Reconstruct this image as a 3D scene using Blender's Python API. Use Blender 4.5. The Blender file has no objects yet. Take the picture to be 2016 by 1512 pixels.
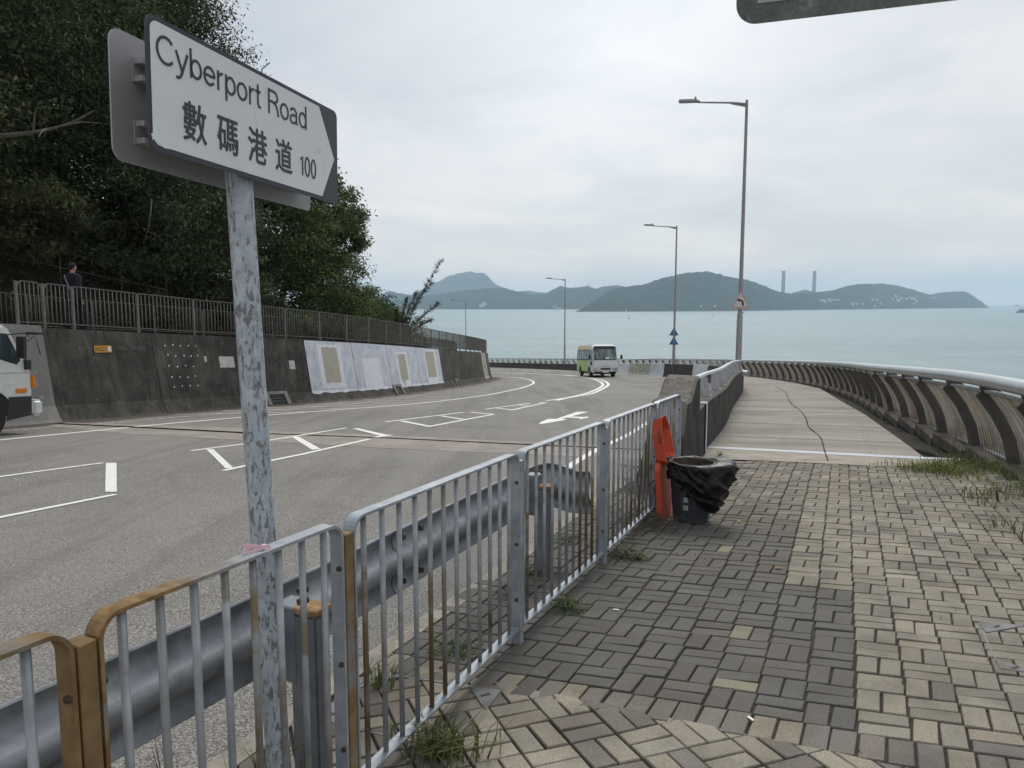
import bpy, bmesh, math, random
import numpy as np
from mathutils import Vector, Matrix, noise
R = math.radians
SC = bpy.context.scene
COL = SC.collection
rnd = random.Random(7)

# ------------------------------------------------------------------ camera, sky, sun, exposure
CAM_H = 1.65
cd = bpy.data.cameras.new('camera'); cam = bpy.data.objects.new('camera', cd); COL.objects.link(cam)
cam.location = (0, 0, CAM_H); cam.rotation_euler = (R(90) - math.atan(159 / 1470), 0, 0)
cd.sensor_width = 36; cd.lens = 36 * 1470 / 2016; cd.clip_start = .05; cd.clip_end = 60000
SC.camera = cam
SUN_EL, SUN_AZ = R(48), R(12)          # azimuth measured from +Y towards +X
world = bpy.data.worlds.new('World'); SC.world = world; world.use_nodes = True
def build_world():
    nt = world.node_tree; N = nt.nodes; L = nt.links
    bg = N['Background']; bg.inputs[1].default_value = 0.1
    sky = N.new('ShaderNodeTexSky'); sky.sky_type = 'NISHITA'; sky.sun_disc = False
    sky.sun_elevation = SUN_EL; sky.sun_rotation = SUN_AZ; sky.altitude = 35
    tc = N.new('ShaderNodeTexCoord')
    sep = N.new('ShaderNodeSeparateXYZ'); L.new(tc.outputs['Generated'], sep.inputs[0])
    def math_(op, a, b=None):
        m = N.new('ShaderNodeMath'); m.operation = op
        for i, v in enumerate((a, b)):
            if v is None: continue
            if isinstance(v, (int, float)): m.inputs[i].default_value = v
            else: L.new(v, m.inputs[i])
        return m.outputs[0]
    zc = math_('ADD', math_('MAXIMUM', sep.outputs[2], 0.0), .16)
    cx = math_('DIVIDE', sep.outputs[0], zc); cy = math_('DIVIDE', sep.outputs[1], zc)
    comb = N.new('ShaderNodeCombineXYZ'); L.new(cx, comb.inputs[0]); L.new(cy, comb.inputs[1])
    def noise_(scale, det, rough, dist, off):
        mp = N.new('ShaderNodeMapping'); L.new(comb.outputs[0], mp.inputs[0]); mp.inputs['Location'].default_value = off
        n = N.new('ShaderNodeTexNoise'); L.new(mp.outputs[0], n.inputs['Vector'])
        n.inputs['Scale'].default_value = scale; n.inputs['Detail'].default_value = det
        n.inputs['Roughness'].default_value = rough; n.inputs['Distortion'].default_value = dist
        return n.outputs[0]
    n1 = noise_(.50, 6, .52, .25, (3.1, 1.2, 0)); n2 = noise_(1.5, 6, .58, .5, (8.3, 4.2, 0))
    v = math_('ADD', math_('MULTIPLY', n1, .62), math_('MULTIPLY', n2, .38))
    rp = N.new('ShaderNodeValToRGB'); L.new(v, rp.inputs[0])
    e = rp.color_ramp.elements
    e[0].position = .36; e[0].color = (.605, .652, .70, 1)
    e[1].position = .63; e[1].color = (.925, .93, .925, 1)
    m = rp.color_ramp.elements.new(.5); m.color = (.755, .785, .808, 1)
    # thin place in the cloud layer that lets more light through, near the hidden sun
    dv = N.new('ShaderNodeVectorMath'); dv.operation = 'DOT_PRODUCT'; L.new(tc.outputs['Generated'], dv.inputs[0])
    d = Vector((math.sin(R(7)) * math.cos(R(24)), math.cos(R(7)) * math.cos(R(24)), math.sin(R(24))))
    dv.inputs[1].default_value = d
    gl = math_('POWER', math_('MAXIMUM', dv.outputs['Value'], 0.0), 26)
    sc_ = math_('ADD', math_('MULTIPLY', gl, 1.9), 6.0)
    mul = N.new('ShaderNodeVectorMath'); mul.operation = 'SCALE'; L.new(rp.outputs[0], mul.inputs[0]); L.new(sc_, mul.inputs['Scale'])
    low = math_('POWER', math_('SUBTRACT', 1.0, math_('MINIMUM', math_('MAXIMUM', sep.outputs[2], 0.0), 1.0)), 9)
    wm = N.new('ShaderNodeMix'); wm.data_type = 'RGBA'; wm.blend_type = 'MULTIPLY'; L.new(low, wm.inputs[0]); L.new(mul.outputs[0], wm.inputs[6]); wm.inputs[7].default_value = (1.44, 1.20, 1.02, 1)
    mx = N.new('ShaderNodeMix'); mx.data_type = 'RGBA'; mx.inputs[0].default_value = .93
    L.new(sky.outputs[0], mx.inputs[6]); L.new(wm.outputs[2], mx.inputs[7])
    L.new(mx.outputs[2], bg.inputs[0])
build_world()
sl = bpy.data.lights.new('sun', 'SUN'); sl.energy = 1.5; sl.angle = R(24); sl.color = (1, .95, .87)
so = bpy.data.objects.new('sun', sl); COL.objects.link(so); so.location = (0, 0, 60)
so.rotation_euler = Vector((-math.sin(SUN_AZ) * math.cos(SUN_EL), -math.cos(SUN_AZ) * math.cos(SUN_EL), -math.sin(SUN_EL))).to_track_quat('-Z', 'Y').to_euler()
SC.view_settings.view_transform = 'Standard'; SC.view_settings.look = 'None'
SC.view_settings.exposure = 0.62; SC.view_settings.gamma = 1.0
SC.render.engine = 'CYCLES'
SC.cycles.use_denoising = True; SC.cycles.max_bounces = 6; SC.cycles.diffuse_bounces = 3; SC.cycles.transparent_max_bounces = 8
SC.cycles.volume_bounces = 2

# ------------------------------------------------------------------ helpers
OFFS = {}
def tag(o, label=None, cat=None, group=None, kind=None):
    for k, v in (('label', label), ('category', cat), ('group', group), ('kind', kind)):
        if v: o[k] = v
    return o
def thing(name, label, cat, loc=(0, 0, 0), rot=(0, 0, 0), group=None, mat=None):
    o = bpy.data.objects.new(name, None); COL.objects.link(o); o.empty_display_size = .2
    if mat is not None: o.matrix_world = mat
    else: o.location = loc; o.rotation_euler = rot
    OFFS[o.name] = None
    return tag(o, label, cat, group)
def link(name, me, parent=None, mats=()):
    o = bpy.data.objects.new(name, me); COL.objects.link(o)
    for m in mats: me.materials.append(m)
    if parent: o.parent = parent
    return o
def copy_tree(o, parent=None):
    c = o.copy(); COL.objects.link(c)
    if parent: c.parent = parent
    for ch in list(o.children): copy_tree(ch, c)
    return c
class MB:
    """collects shapes; build() links them as one mesh object. World-space shapes pass org = the parent's location."""
    def __init__(s): s.v = []; s.f = []; s.m = []; s.uv = None
    def add(s, vs, fs, mi=0):
        b = len(s.v); s.v += [tuple(v) for v in vs]; s.f += [tuple(i + b for i in f) for f in fs]; s.m += [mi] * len(fs); return s
    def box(s, c, d, M=None, mi=0, taper=1.0):
        x, y, z = (k / 2 for k in d); c = Vector(c)
        vs = [Vector((sx * x * (taper if sz > 0 else 1), sy * y * (taper if sz > 0 else 1), sz * z)) for sz in (-1, 1) for sy in (-1, 1) for sx in (-1, 1)]
        vs = [(M @ v if M else v) + c for v in vs]
        return s.add(vs, [(0, 2, 3, 1), (4, 5, 7, 6), (0, 1, 5, 4), (2, 6, 7, 3), (0, 4, 6, 2), (1, 3, 7, 5)], mi)
    def bar(s, p, q, w, h, up=(0, 0, 1), mi=0):
        p, q = Vector(p), Vector(q); d = (q - p); l = d.length; d.normalize(); up = Vector(up)
        sd = d.cross(up)
        if sd.length < 1e-5: sd = d.cross(Vector((1, 0, 0)))
        sd.normalize(); u = sd.cross(d)
        vs = [a + sd * (i * w / 2) + u * (j * h / 2) for a in (p, q) for i, j in ((-1, -1), (1, -1), (1, 1), (-1, 1))]
        return s.add(vs, [(3, 2, 1, 0), (4, 5, 6, 7), (0, 1, 5, 4), (1, 2, 6, 5), (2, 3, 7, 6), (3, 0, 4, 7)], mi)
    def tube(s, pts, r, n=8, mi=0, cap=True):
        pts = [Vector(p) for p in pts]; rs = r if isinstance(r, (list, tuple)) else [r] * len(pts)
        b = len(s.v); ref = None; fs = []
        for i, p in enumerate(pts):
            t = (pts[min(i + 1, len(pts) - 1)] - pts[max(i - 1, 0)]).normalized()
            if ref is None: ref = t.cross(Vector((0, 0, 1)) if abs(t.z) < .9 else Vector((1, 0, 0))).normalized()
            ref = (ref - t * ref.dot(t)).normalized(); w = t.cross(ref)
            s.v += [tuple(p + (ref * math.cos(2 * math.pi * k / n) + w * math.sin(2 * math.pi * k / n)) * rs[i]) for k in range(n)]
            if i: fs += [(b + (i - 1) * n + k, b + (i - 1) * n + (k + 1) % n, b + i * n + (k + 1) % n, b + i * n + k) for k in range(n)]
        if cap: fs += [tuple(b + k for k in reversed(range(n))), tuple(b + (len(pts) - 1) * n + k for k in range(n))]
        s.f += fs; s.m += [mi] * len(fs); return s
    def prism(s, poly, t, M, mi=0, z0=0.0):
        """2-D outline (ccw) extruded from z0 to z0+t in the frame M"""
        n = len(poly); vs = [M @ Vector((x, y, z0 + k)) for k in (0, t) for x, y in poly]
        return s.add(vs, [tuple(reversed(range(n))), tuple(range(n, 2 * n))] + [(i, (i + 1) % n, n + (i + 1) % n, n + i) for i in range(n)], mi)
    def sweep(s, pts, sec, up=(0, 0, 1), mi=0, closed=False):
        """section [(side, up)] swept along pts"""
        pts = [Vector(p) for p in pts]; n = len(sec); b = len(s.v); N = len(pts); up = Vector(up); fs = []
        for i, p in enumerate(pts):
            if closed: t = pts[(i + 1) % N] - pts[i - 1]
            else: t = pts[min(i + 1, N - 1)] - pts[max(i - 1, 0)]
            t.normalize(); sd = t.cross(up)
            sd.normalize(); u = sd.cross(t)
            s.v += [tuple(p + sd * a + u * c) for a, c in sec]
            if i: fs += [(b + (i - 1) * n + k, b + (i - 1) * n + (k + 1) % n, b + i * n + (k + 1) % n, b + i * n + k) for k in range(n)]
        if closed: fs += [(b + (N - 1) * n + k, b + (N - 1) * n + (k + 1) % n, b + (k + 1) % n, b + k) for k in range(n)]
        else: fs += [tuple(b + k for k in reversed(range(n))), tuple(b + (N - 1) * n + k for k in range(n))]
        s.f += fs; s.m += [mi] * len(fs); return s
    def build(s, name, mats, parent=None, smooth=False, org=None, bevel=0, seg=1):
        if not isinstance(mats, (list, tuple)): mats = [mats]
        me = bpy.data.meshes.new(name); o = Vector(org) if org is not None else Vector()
        me.from_pydata([Vector(v) - o for v in s.v], [], s.f)
        for i, k in enumerate(s.m):
            if k: me.polygons[i].material_index = k
        bm = bmesh.new(); bm.from_mesh(me); bmesh.ops.recalc_face_normals(bm, faces=bm.faces)
        if bevel:
            bmesh.ops.bevel(bm, geom=[e for e in bm.edges if len(e.link_faces) == 2 and e.calc_face_angle(0) > .6], offset=bevel, segments=seg, affect='EDGES', clamp_overlap=True)
        bm.to_mesh(me); bm.free()
        if smooth:
            me.polygons.foreach_set('use_smooth', [True] * len(me.polygons))
            if smooth != 'all': me.set_sharp_from_angle(angle=R(38))
        return link(name, me, parent, mats)
def inst(name, me, parent, M):
    """one more part with shared mesh data"""
    o = bpy.data.objects.new(name, me); COL.objects.link(o); o.parent = parent; o.matrix_basis = M; return o
def T(x, y, z): return Matrix.Translation((x, y, z))
def frame(o, x, y, z):
    M = Matrix((x, y, z)).transposed().to_4x4(); M.translation = Vector(o); return M
def catmull(P, n=8):
    P = [Vector(p) for p in P]; out = []
    for i in range(len(P) - 1):
        a, b, c, d = P[max(i - 1, 0)], P[i], P[i + 1], P[min(i + 2, len(P) - 1)]
        for k in range(n):
            t = k / n; out.append(.5 * (2 * b + (c - a) * t + (2 * a - 5 * b + 4 * c - d) * t * t + (3 * b - a - 3 * c + d) * t ** 3))
    return out + [P[-1]]
class Line2:
    """smooth plan line with arc length"""
    def __init__(s, P, n=12):
        s.p = [Vector((p[0], p[1])) for p in catmull([(a, b, 0) for a, b in P], n)]; s.s = [0]
        for a, b in zip(s.p, s.p[1:]): s.s.append(s.s[-1] + (b - a).length)
        s.len = s.s[-1]
    def at(s, t):
        t = max(0, min(t, s.len - 1e-6)); lo, hi = 0, len(s.s) - 1
        while hi - lo > 1:
            m = (lo + hi) // 2
            if s.s[m] <= t: lo = m
            else: hi = m
        a, b = s.p[lo], s.p[lo + 1]; d = (b - a).normalized()
        q = a + d * (t - s.s[lo]); return q, d, Vector((d.y, -d.x))      # point, direction, right-hand normal
    def s_at_y(s, y):
        for i in range(len(s.p) - 1):
            if s.p[i].y <= y <= s.p[i + 1].y: return s.s[i] + (y - s.p[i].y)
        return s.len
def lerp(p, y):
    if y <= p[0][0]: a, b = p[0], p[1]
    elif y >= p[-1][0]: a, b = p[-2], p[-1]
    else:
        for a, b in zip(p, p[1:]):
            if a[0] <= y <= b[0]: break
    return a[1] + (b[1] - a[1]) * (y - a[0]) / (b[0] - a[0])

# ------------------------------------------------------------------ lie of the land (metres; +Y is the way the camera looks)
XP = [(-10, -5.6), (2.3, -.6), (7.2, 1.6), (8, 1.86), (10, 2.6), (11.4, 3.06), (14.6, 4.22), (20.4, 6.11), (27.7, 8.6), (33, 10.2), (40, 11.5), (47, 12.1),
      (54, 12.0), (62, 11.4), (70, 10.1), (80, 7.8), (90, 4.6), (100, 1), (112, -4.2), (125, -10.5), (140, -19)]
WB = [(-19, -4), (-16.4, 3), (-14, 9), (-11.95, 14.5), (-10.85, 17.5), (-9.2, 22), (-7.7, 25.3), (-6.4, 28.6), (-5.2, 33), (-4.3, 38.5), (-3.3, 46), (-2.4, 53),
      (-1.75, 60), (-1.6, 65), (-2.0, 70), (-3.6, 77), (-6.5, 85), (-11, 93), (-18, 101)]
FB = [(3.0, -1.5), (3.75, 1.2), (4.5, 3.8), (5.3, 6.5), (6.43, 9.65), (7.15, 12), (7.85, 14), (8.7, 16.6), (9.4, 18.65), (11.7, 25), (14.1, 33), (15.6, 40), (16.7, 48), (17.3, 56), (17.2, 64),
      (16.3, 72), (14.2, 82), (11, 92), (7.2, 102), (1.2, 115), (-6.5, 128), (-17, 143)]
SEA_Z = -33.0
WALL = Line2(WB); FENCE = Line2(FB); PARA = Line2([(x, y) for y, x in XP if y >= 7.9], 6)
def gz(y):
    if y < 6: return -.04 * y
    if y < 12:
        a = math.floor(y); g = lambda k: -.24 - (.04 * (k - 6) + .0315 * (k - 6) ** 2 / 12)
        return g(a) + (g(a + 1) - g(a)) * (y - a)
    return -.5745 - .0715 * (y - 12)
def zr(x, y):
    q = min(1.3, max(0, (lerp(XP, y) - x) / 14)); return gz(y) - .12 - max(0, (y - 10) * .0088) * q
def zp(x, y): return gz(y)
def zdeck(x, y): return zr(x, y) + 2.17                     # raised walkway behind the wall

# ------------------------------------------------------------------ materials (all procedural)
class MT:
    def __init__(s, name):
        s.m = bpy.data.materials.new(name); s.m.use_nodes = True; s.nt = s.m.node_tree; s.N = s.nt.nodes; s.L = s.nt.links
        s.b = s.N['Principled BSDF']
        tc = s.N.new('ShaderNodeTexCoord'); oi = s.N.new('ShaderNodeObjectInfo')
        mu = s.N.new('ShaderNodeMath'); mu.operation = 'MULTIPLY'; s.L.new(oi.outputs['Random'], mu.inputs[0]); mu.inputs[1].default_value = 37
        ad = s.N.new('ShaderNodeVectorMath'); ad.operation = 'ADD'; s.L.new(tc.outputs['Object'], ad.inputs[0]); s.L.new(mu.outputs[0], ad.inputs[1])
        s.obj = tc.outputs['Object']; s.vec = ad.outputs[0]
    def map(s, scale=(1, 1, 1), src=None, rot=(0, 0, 0)):
        m = s.N.new('ShaderNodeMapping'); s.L.new(src or s.vec, m.inputs[0]); m.inputs['Scale'].default_value = scale; m.inputs['Rotation'].default_value = rot; return m.outputs[0]
    def noise(s, scale, det=4, rough=.55, dist=0, src=None):
        n = s.N.new('ShaderNodeTexNoise'); s.L.new(src or s.vec, n.inputs['Vector'])
        for k, v in (('Scale', scale), ('Detail', det), ('Roughness', rough), ('Distortion', dist)): n.inputs[k].default_value = v
        return n.outputs[0]
    def voro(s, scale, feature='F1', out='Distance', src=None):
        n = s.N.new('ShaderNodeTexVoronoi'); n.feature = feature; s.L.new(src or s.vec, n.inputs['Vector']); n.inputs['Scale'].default_value = scale; return n.outputs[out]
    def ramp(s, f, *st):
        r = s.N.new('ShaderNodeValToRGB'); s.L.new(f, r.inputs[0]); e = r.color_ramp.elements
        while len(e) < len(st): e.new(.5)
        for k, (p, c) in zip(e, st):
            k.position = p; k.color = (c, c, c, 1) if isinstance(c, (int, float)) else (*c, 1)
        return r.outputs[0]
    def mix(s, f, a, b, mode='MIX'):
        m = s.N.new('ShaderNodeMix'); m.data_type = 'RGBA'; m.blend_type = mode
        for sock, v in ((m.inputs[0], f), (m.inputs[6], a), (m.inputs[7], b)):
            if isinstance(v, (int, float)): sock.default_value = v
            elif isinstance(v, tuple): sock.default_value = (*v, 1)
            else: s.L.new(v, sock)
        return m.outputs[2]
    def op(s, o, a, b=None, c=None):
        m = s.N.new('ShaderNodeMath'); m.operation = o
        for i, v in enumerate((a, b, c)):
            if v is None: continue
            if isinstance(v, (int, float)): m.inputs[i].default_value = v
            else: s.L.new(v, m.inputs[i])
        return m.outputs[0]
    def xyz(s, src=None):
        n = s.N.new('ShaderNodeSeparateXYZ'); s.L.new(src or s.obj, n.inputs[0]); return n.outputs
    def attr(s, name):
        n = s.N.new('ShaderNodeAttribute'); n.attribute_name = name; return n
    def col(s, c):
        if isinstance(c, tuple): s.b.inputs['Base Color'].default_value = (*c, 1)
        else: s.L.new(c, s.b.inputs['Base Color'])
        return s
    def set(s, rough=.6, metal=0.0, spec=None):
        for k, v in (('Roughness', rough), ('Metallic', metal), ('Specular IOR Level', spec)):
            if v is None: continue
            if isinstance(v, (int, float)): s.b.inputs[k].default_value = v
            else: s.L.new(v, s.b.inputs[k])
        return s
    def bump(s, h, strength=.3, dist=.01):
        n = s.N.new('ShaderNodeBump'); s.L.new(h, n.inputs['Height']); n.inputs['Strength'].default_value = strength; n.inputs['Distance'].default_value = dist
        s.L.new(n.outputs[0], s.b.inputs['Normal']); return s
def simple(name, c, rough=.6, metal=0.0, var=.12, scale=6, bump=0.0, bscale=60, spec=None):
    t = MT(name); n = t.noise(scale, 5)
    a = tuple(max(0, k * (1 - var)) for k in c); b = tuple(k * (1 + var) for k in c)
    t.col(t.ramp(n, (.3, a), (.7, b))).set(rough, metal, spec)
    if bump: t.bump(t.noise(bscale, 4), bump, .004)
    return t.m
def galv(name, c1, c2, rust=None, amount=.5, rough=.5, metal=.35, scale=9):
    """weathered galvanised steel, with rust patches"""
    t = MT(name); n = t.noise(scale, 6, .6); c = t.ramp(n, (.32, c1), (.68, c2))
    if rust:
        r = t.noise(2.6, 5, .65, .4); f = t.ramp(r, (amount, 0.0), (amount + .1, 1.0)); c = t.mix(f, c, rust)
    t.col(c).set(rough, metal); t.bump(t.noise(70, 3), .12, .003); return t.m
def concrete(name, dark, light, scale=1.2, streak=.5, rough=.9, lo=.40, hi=.62):
    t = MT(name); n = t.noise(scale, 7, .62); c = t.ramp(n, (lo, dark), (hi, light))
    st = t.noise(2.2, 5, .6, .3, t.map((3.2, 3.2, .28))); c = t.mix(t.ramp(st, (.47, 0.0), (.62, streak)), c, tuple(k * .45 for k in dark))
    fine = t.noise(55, 3, .7); c = t.mix(.35, c, t.ramp(fine, (.35, tuple(k * .6 for k in dark)), (.65, light)))
    sp = t.noise(7, 6, .7, .2); c = t.mix(t.ramp(sp, (.60, 0.0), (.67, .5)), c, tuple(min(1, k * 1.7) for k in light))
    t.col(c).set(rough, 0, .25); t.bump(t.noise(30, 6, .65), .35, .01); return t.m

M = {}
def make_materials():
    # asphalt
    t = MT('asphalt'); sp = t.voro(95, out='Color'); big = t.noise(.16, 5, .6); mid = t.noise(2.2, 4)
    s1 = t.ramp(t.noise(75, 2, .85), (.38, (.045, .042, .040)), (.5, (.17, .163, .154)), (.62, (.46, .44, .415)))
    c = t.mix(.27, s1, t.ramp(t.noise(34, 3, .75), (.36, (.125, .117, .109)), (.64, (.30, .284, .265))))
    c = t.mix(t.ramp(mid, (.35, .0), (.75, .30)), c, (.12, .112, .105)); c = t.mix(t.ramp(big, (.4, 0.0), (.6, .45)), c, (.27, .258, .242))
    # wheel tracks and tyre streaks running down the lanes
    tr = t.noise(.9, 4, .6, .2, t.map((1.5, .07, 1), rot=(0, 0, R(20)))); c = t.mix(t.ramp(tr, (.47, 0.0), (.62, .36)), c, (.095, .09, .086)); st = t.noise(.42, 6, .7, .6); c = t.mix(t.ramp(st, (.55, 0.0), (.64, .2)), c, (.085, .08, .076))
    t.col(c).set(.88, 0, .3); t.bump(t.noise(110, 3, .8), .5, .006); M['asphalt'] = t.m
    # joint strip / paint / kerb
    M['joint_concrete'] = concrete('joint_concrete', (.25, .222, .20), (.36, .325, .295), 2, .05)
    t = MT('road_paint'); w = t.ramp(t.noise(26, 6, .72), (.33, (.30, .29, .275)), (.45, (.78, .77, .74))); t.col(w).set(.7); M['road_paint'] = t.m
    t = MT('worn_paint'); w = t.ramp(t.noise(9, 7, .75), (.40, (.17, .15, .13)), (.56, (.60, .57, .52))); t.col(w).set(.8); M['worn_paint'] = t.m
    t = MT('hatch_paint'); w = t.ramp(t.noise(5, 7, .75), (.40, (.27, .25, .235)), (.52, (.62, .60, .57))); t.col(w).set(.8); M['hatch_paint'] = t.m
    M['dirt'] = simple('dirt', (.085, .062, .047), .95, var=.55, scale=14, bump=.7, bscale=40)
    M['kerb'] = concrete('kerb', (.21, .19, .165), (.36, .33, .285), 5, .2)
    # pavers
    t = MT('paver'); a = t.attr('tone'); f = t.noise(150, 3, .75); m1 = t.noise(3.1, 5, .6)
    c = t.mix(.62, a.outputs['Color'], t.mix(1.0, a.outputs['Color'], t.ramp(f, (.33, .45), (.55, 1.0), (.72, 1.55)), 'MULTIPLY'))
    c = t.mix(t.ramp(m1, (.45, 0.0), (.66, .48)), c, (.085, .078, .067)); m2 = t.noise(.75, 5, .6, .4); c = t.mix(t.ramp(m2, (.46, 0.0), (.62, .30)), c, (.13, .114, .092))
    c = t.mix(t.ramp(t.noise(230, 2, .6), (.70, 0.0), (.74, .35)), c, (.5, .47, .41))
    t.col(c).set(.92, 0, .25); t.bump(t.noise(170, 3, .75), .5, .003); M['paver'] = t.m
    M['joint_sand'] = simple('joint_sand', (.030, .027, .022), .95, var=.5, scale=25, bump=.5)
    # stamped path: planks across the path, uv = (along, across) in metres
    t = MT('stamped_path'); uv = t.N.new('ShaderNodeUVMap'); uv.uv_map = 'UVMap'; U = t.xyz(uv.outputs[0])
    row = t.op('FLOOR', t.op('DIVIDE', U[0], .23)); wn = t.N.new('ShaderNodeTexWhiteNoise'); wn.noise_dimensions = '1D'; t.L.new(row, wn.inputs['W'])
    base = t.ramp(wn.outputs['Value'], (0, (.305, .280, .245)), (.5, (.350, .322, .284)), (1, (.395, .362, .318)))
    grain = t.noise(7, 6, .7, .3, t.map((9, .6, 1), uv.outputs[0])); c = t.mix(t.ramp(grain, (.42, 0.0), (.7, .62)), base, (.095, .082, .068))
    wet = t.noise(.5, 5, .6, .3, t.map((1.5, .8, 1), uv.outputs[0])); c = t.mix(t.ramp(wet, (.42, 0.0), (.66, .55)), c, (.12, .108, .094))
    fr = t.op('FRACT', t.op('DIVIDE', U[0], .23)); gap = t.op('LESS_THAN', fr, .05); fr2 = t.op('FRACT', t.op('DIVIDE', U[0], 2.76)); gap2 = t.op('LESS_THAN', fr2, .016)
    g = t.op('MAXIMUM', t.op('MULTIPLY', gap, .42), gap2); c = t.mix(g, c, (.045, .04, .034))
    # nail marks in rows down the path
    fa = t.op('ABSOLUTE', t.op('SUBTRACT', t.op('FRACT', t.op('DIVIDE', U[1], 1.25)), .5)); fb = t.op('ABSOLUTE', t.op('SUBTRACT', fr, .5))
    nail = t.op('MULTIPLY', t.op('LESS_THAN', t.op('ABSOLUTE', t.op('SUBTRACT', fa, .025)), .011), t.op('LESS_THAN', t.op('ABSOLUTE', t.op('SUBTRACT', fb, .25)), .05))
    c = t.mix(t.op('MULTIPLY', nail, .5), c, (.03, .027, .024))
    t.col(c).set(.85, 0, .3); h = t.op('SUBTRACT', t.op('MULTIPLY', grain, -.35), t.op('MULTIPLY', g, .8)); t.bump(h, .6, .01); M['stamped_path'] = t.m
    t = MT('path_edge'); c = t.ramp(t.noise(3, 6, .6), (.35, (.27, .235, .195)), (.65, (.37, .33, .28))); c = t.mix(t.ramp(t.noise(1.3, 6, .7), (.55, 0.0), (.7, .7)), c, (.08, .072, .06)); t.col(c).set(.9); t.bump(t.noise(40, 5), .3, .005); M['path_edge'] = t.m
    t = MT('strip_paint'); c = t.ramp(t.noise(14, 7, .7), (.28, (.25, .25, .26)), (.42, (.50, .53, .57))); t.col(c).set(.75); M['strip_paint'] = t.m
    M['gutter'] = concrete('gutter', (.028, .025, .021), (.062, .055, .047), 2.5, .4)
    M['footing'] = concrete('footing', (.085, .072, .06), (.17, .145, .125), 3, .3)
    # wall concretes
    M['wall_dark'] = concrete('wall_dark', (.034, .031, .027), (.135, .125, .111), 1.1, .65, lo=.38, hi=.66)
    M['wall_pale'] = concrete('wall_pale', (.20, .195, .185), (.31, .30, .285), 1.0, .22)
    t = MT('wall_lavender'); c = t.ramp(t.noise(2.4, 7, .68), (.36, (.46, .485, .56)), (.60, (.62, .645, .715)))
    st = t.noise(3, 6, .65, .2, t.map((4, 4, .22))); c = t.mix(t.ramp(st, (.53, 0.0), (.66, .5)), c, (.2, .205, .225)); t.col(c).set(.8); t.bump(t.noise(40, 4), .2, .004); M['wall_lavender'] = t.m
    M['patch_white'] = simple('patch_white', (.70, .715, .76), .8, var=.1, scale=5, bump=.1)
    M['patch_tan'] = simple('patch_tan', (.40, .385, .315), .8, var=.06, scale=4, bump=.1)
    t = MT('wall_cream'); c = t.ramp(t.noise(3, 6, .7), (.34, (.26, .26, .22)), (.55, (.50, .50, .43))); st = t.noise(4, 5, .6, .1, t.map((4, 4, .2))); c = t.mix(t.ramp(st, (.55, 0.0), (.62, .8)), c, (.07, .065, .058)); t.col(c).set(.85); M['wall_cream'] = t.m
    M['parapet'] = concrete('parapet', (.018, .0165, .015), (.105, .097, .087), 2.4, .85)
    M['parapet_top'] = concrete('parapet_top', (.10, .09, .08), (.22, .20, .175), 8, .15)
    # metals
    M['galv'] = galv('galv', (.24, .27, .31), (.40, .435, .48), (.20, .155, .10), .62)
    M['galv_bar'] = galv('galv_bar', (.23, .245, .265), (.38, .40, .425), (.17, .145, .105), .56)
    M['galv_rust'] = galv('galv_rust', (.21, .215, .215), (.33, .335, .335), (.17, .125, .07), .47)
    M['rust_side'] = galv('rust_side', (.15, .092, .036), (.25, .165, .075), (.20, .195, .185), .50, .75, .05, 16)
    t = MT('rail_with_rust'); x = t.xyz(); n = t.noise(7, 5, .65); f = t.ramp(t.op('ADD', t.op('MULTIPLY', x[0], 1.0), t.op('MULTIPLY', n, .3)), (.30, 1.0), (.62, 0.0))
    c = t.mix(f, t.ramp(t.noise(14, 5), (.3, (.24, .265, .30)), (.7, (.38, .41, .45))), t.mix(t.ramp(t.noise(9, 6, .7), (.52, 0.0), (.6, .7)), t.ramp(t.noise(25, 5), (.4, (.19, .11, .042)), (.6, (.31, .195, .085))), (.24, .235, .22))); t.col(c).set(.55, .2); t.bump(t.noise(90, 4), .2, .003); M['rail_with_rust'] = t.m
    t = MT('beam_steel'); n = t.noise(6, 6, .6, .3, t.map((1, 1, 1))); c = t.ramp(n, (.38, (.20, .213, .235)), (.62, (.33, .346, .375))); st = t.noise(3.2, 6, .7, .5); c = t.mix(t.ramp(st, (.54, 0.0), (.66, .4)), c, (.10, .095, .09)); t.col(c).set(t.ramp(t.noise(4, 5), (.3, .42), (.7, .60)), .55); t.bump(t.noise(50, 3), .08, .003); M['beam_steel'] = t.m
    M['post_grey'] = galv('post_grey', (.15, .165, .19), (.24, .26, .29), (.16, .10, .06), .68)
    M['rusty_cap'] = simple('rusty_cap', (.28, .17, .085), .85, var=.5, scale=30, bump=.4)
    M['bolt'] = simple('bolt', (.085, .055, .04), .7, .3, var=.4, scale=40)
    M['old_rail'] = galv('old_rail', (.115, .108, .098), (.21, .20, .182), (.12, .085, .055), .6, .65, .15)
    M['dim_rail'] = galv('dim_rail', (.085, .08, .072), (.15, .142, .13), (.09, .065, .045), .6, .7, .1)
    M['lamp_grey'] = galv('lamp_grey', (.25, .235, .245), (.34, .32, .33), (.20, .165, .15), .62, .6, .15)
    M['lamp_head'] = simple('lamp_head', (.22, .24, .26), .45, .3)
    M['alu_rail'] = simple('alu_rail', (.52, .56, .58), .34, .55, var=.08, scale=3)
    M['plate_post'] = simple('plate_post', (.44, .45, .475), .55, .15, var=.18, scale=8)
    M['rib'] = simple('rib', (.088, .080, .070), .85, .0, var=.35, scale=3, bump=.1)
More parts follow.
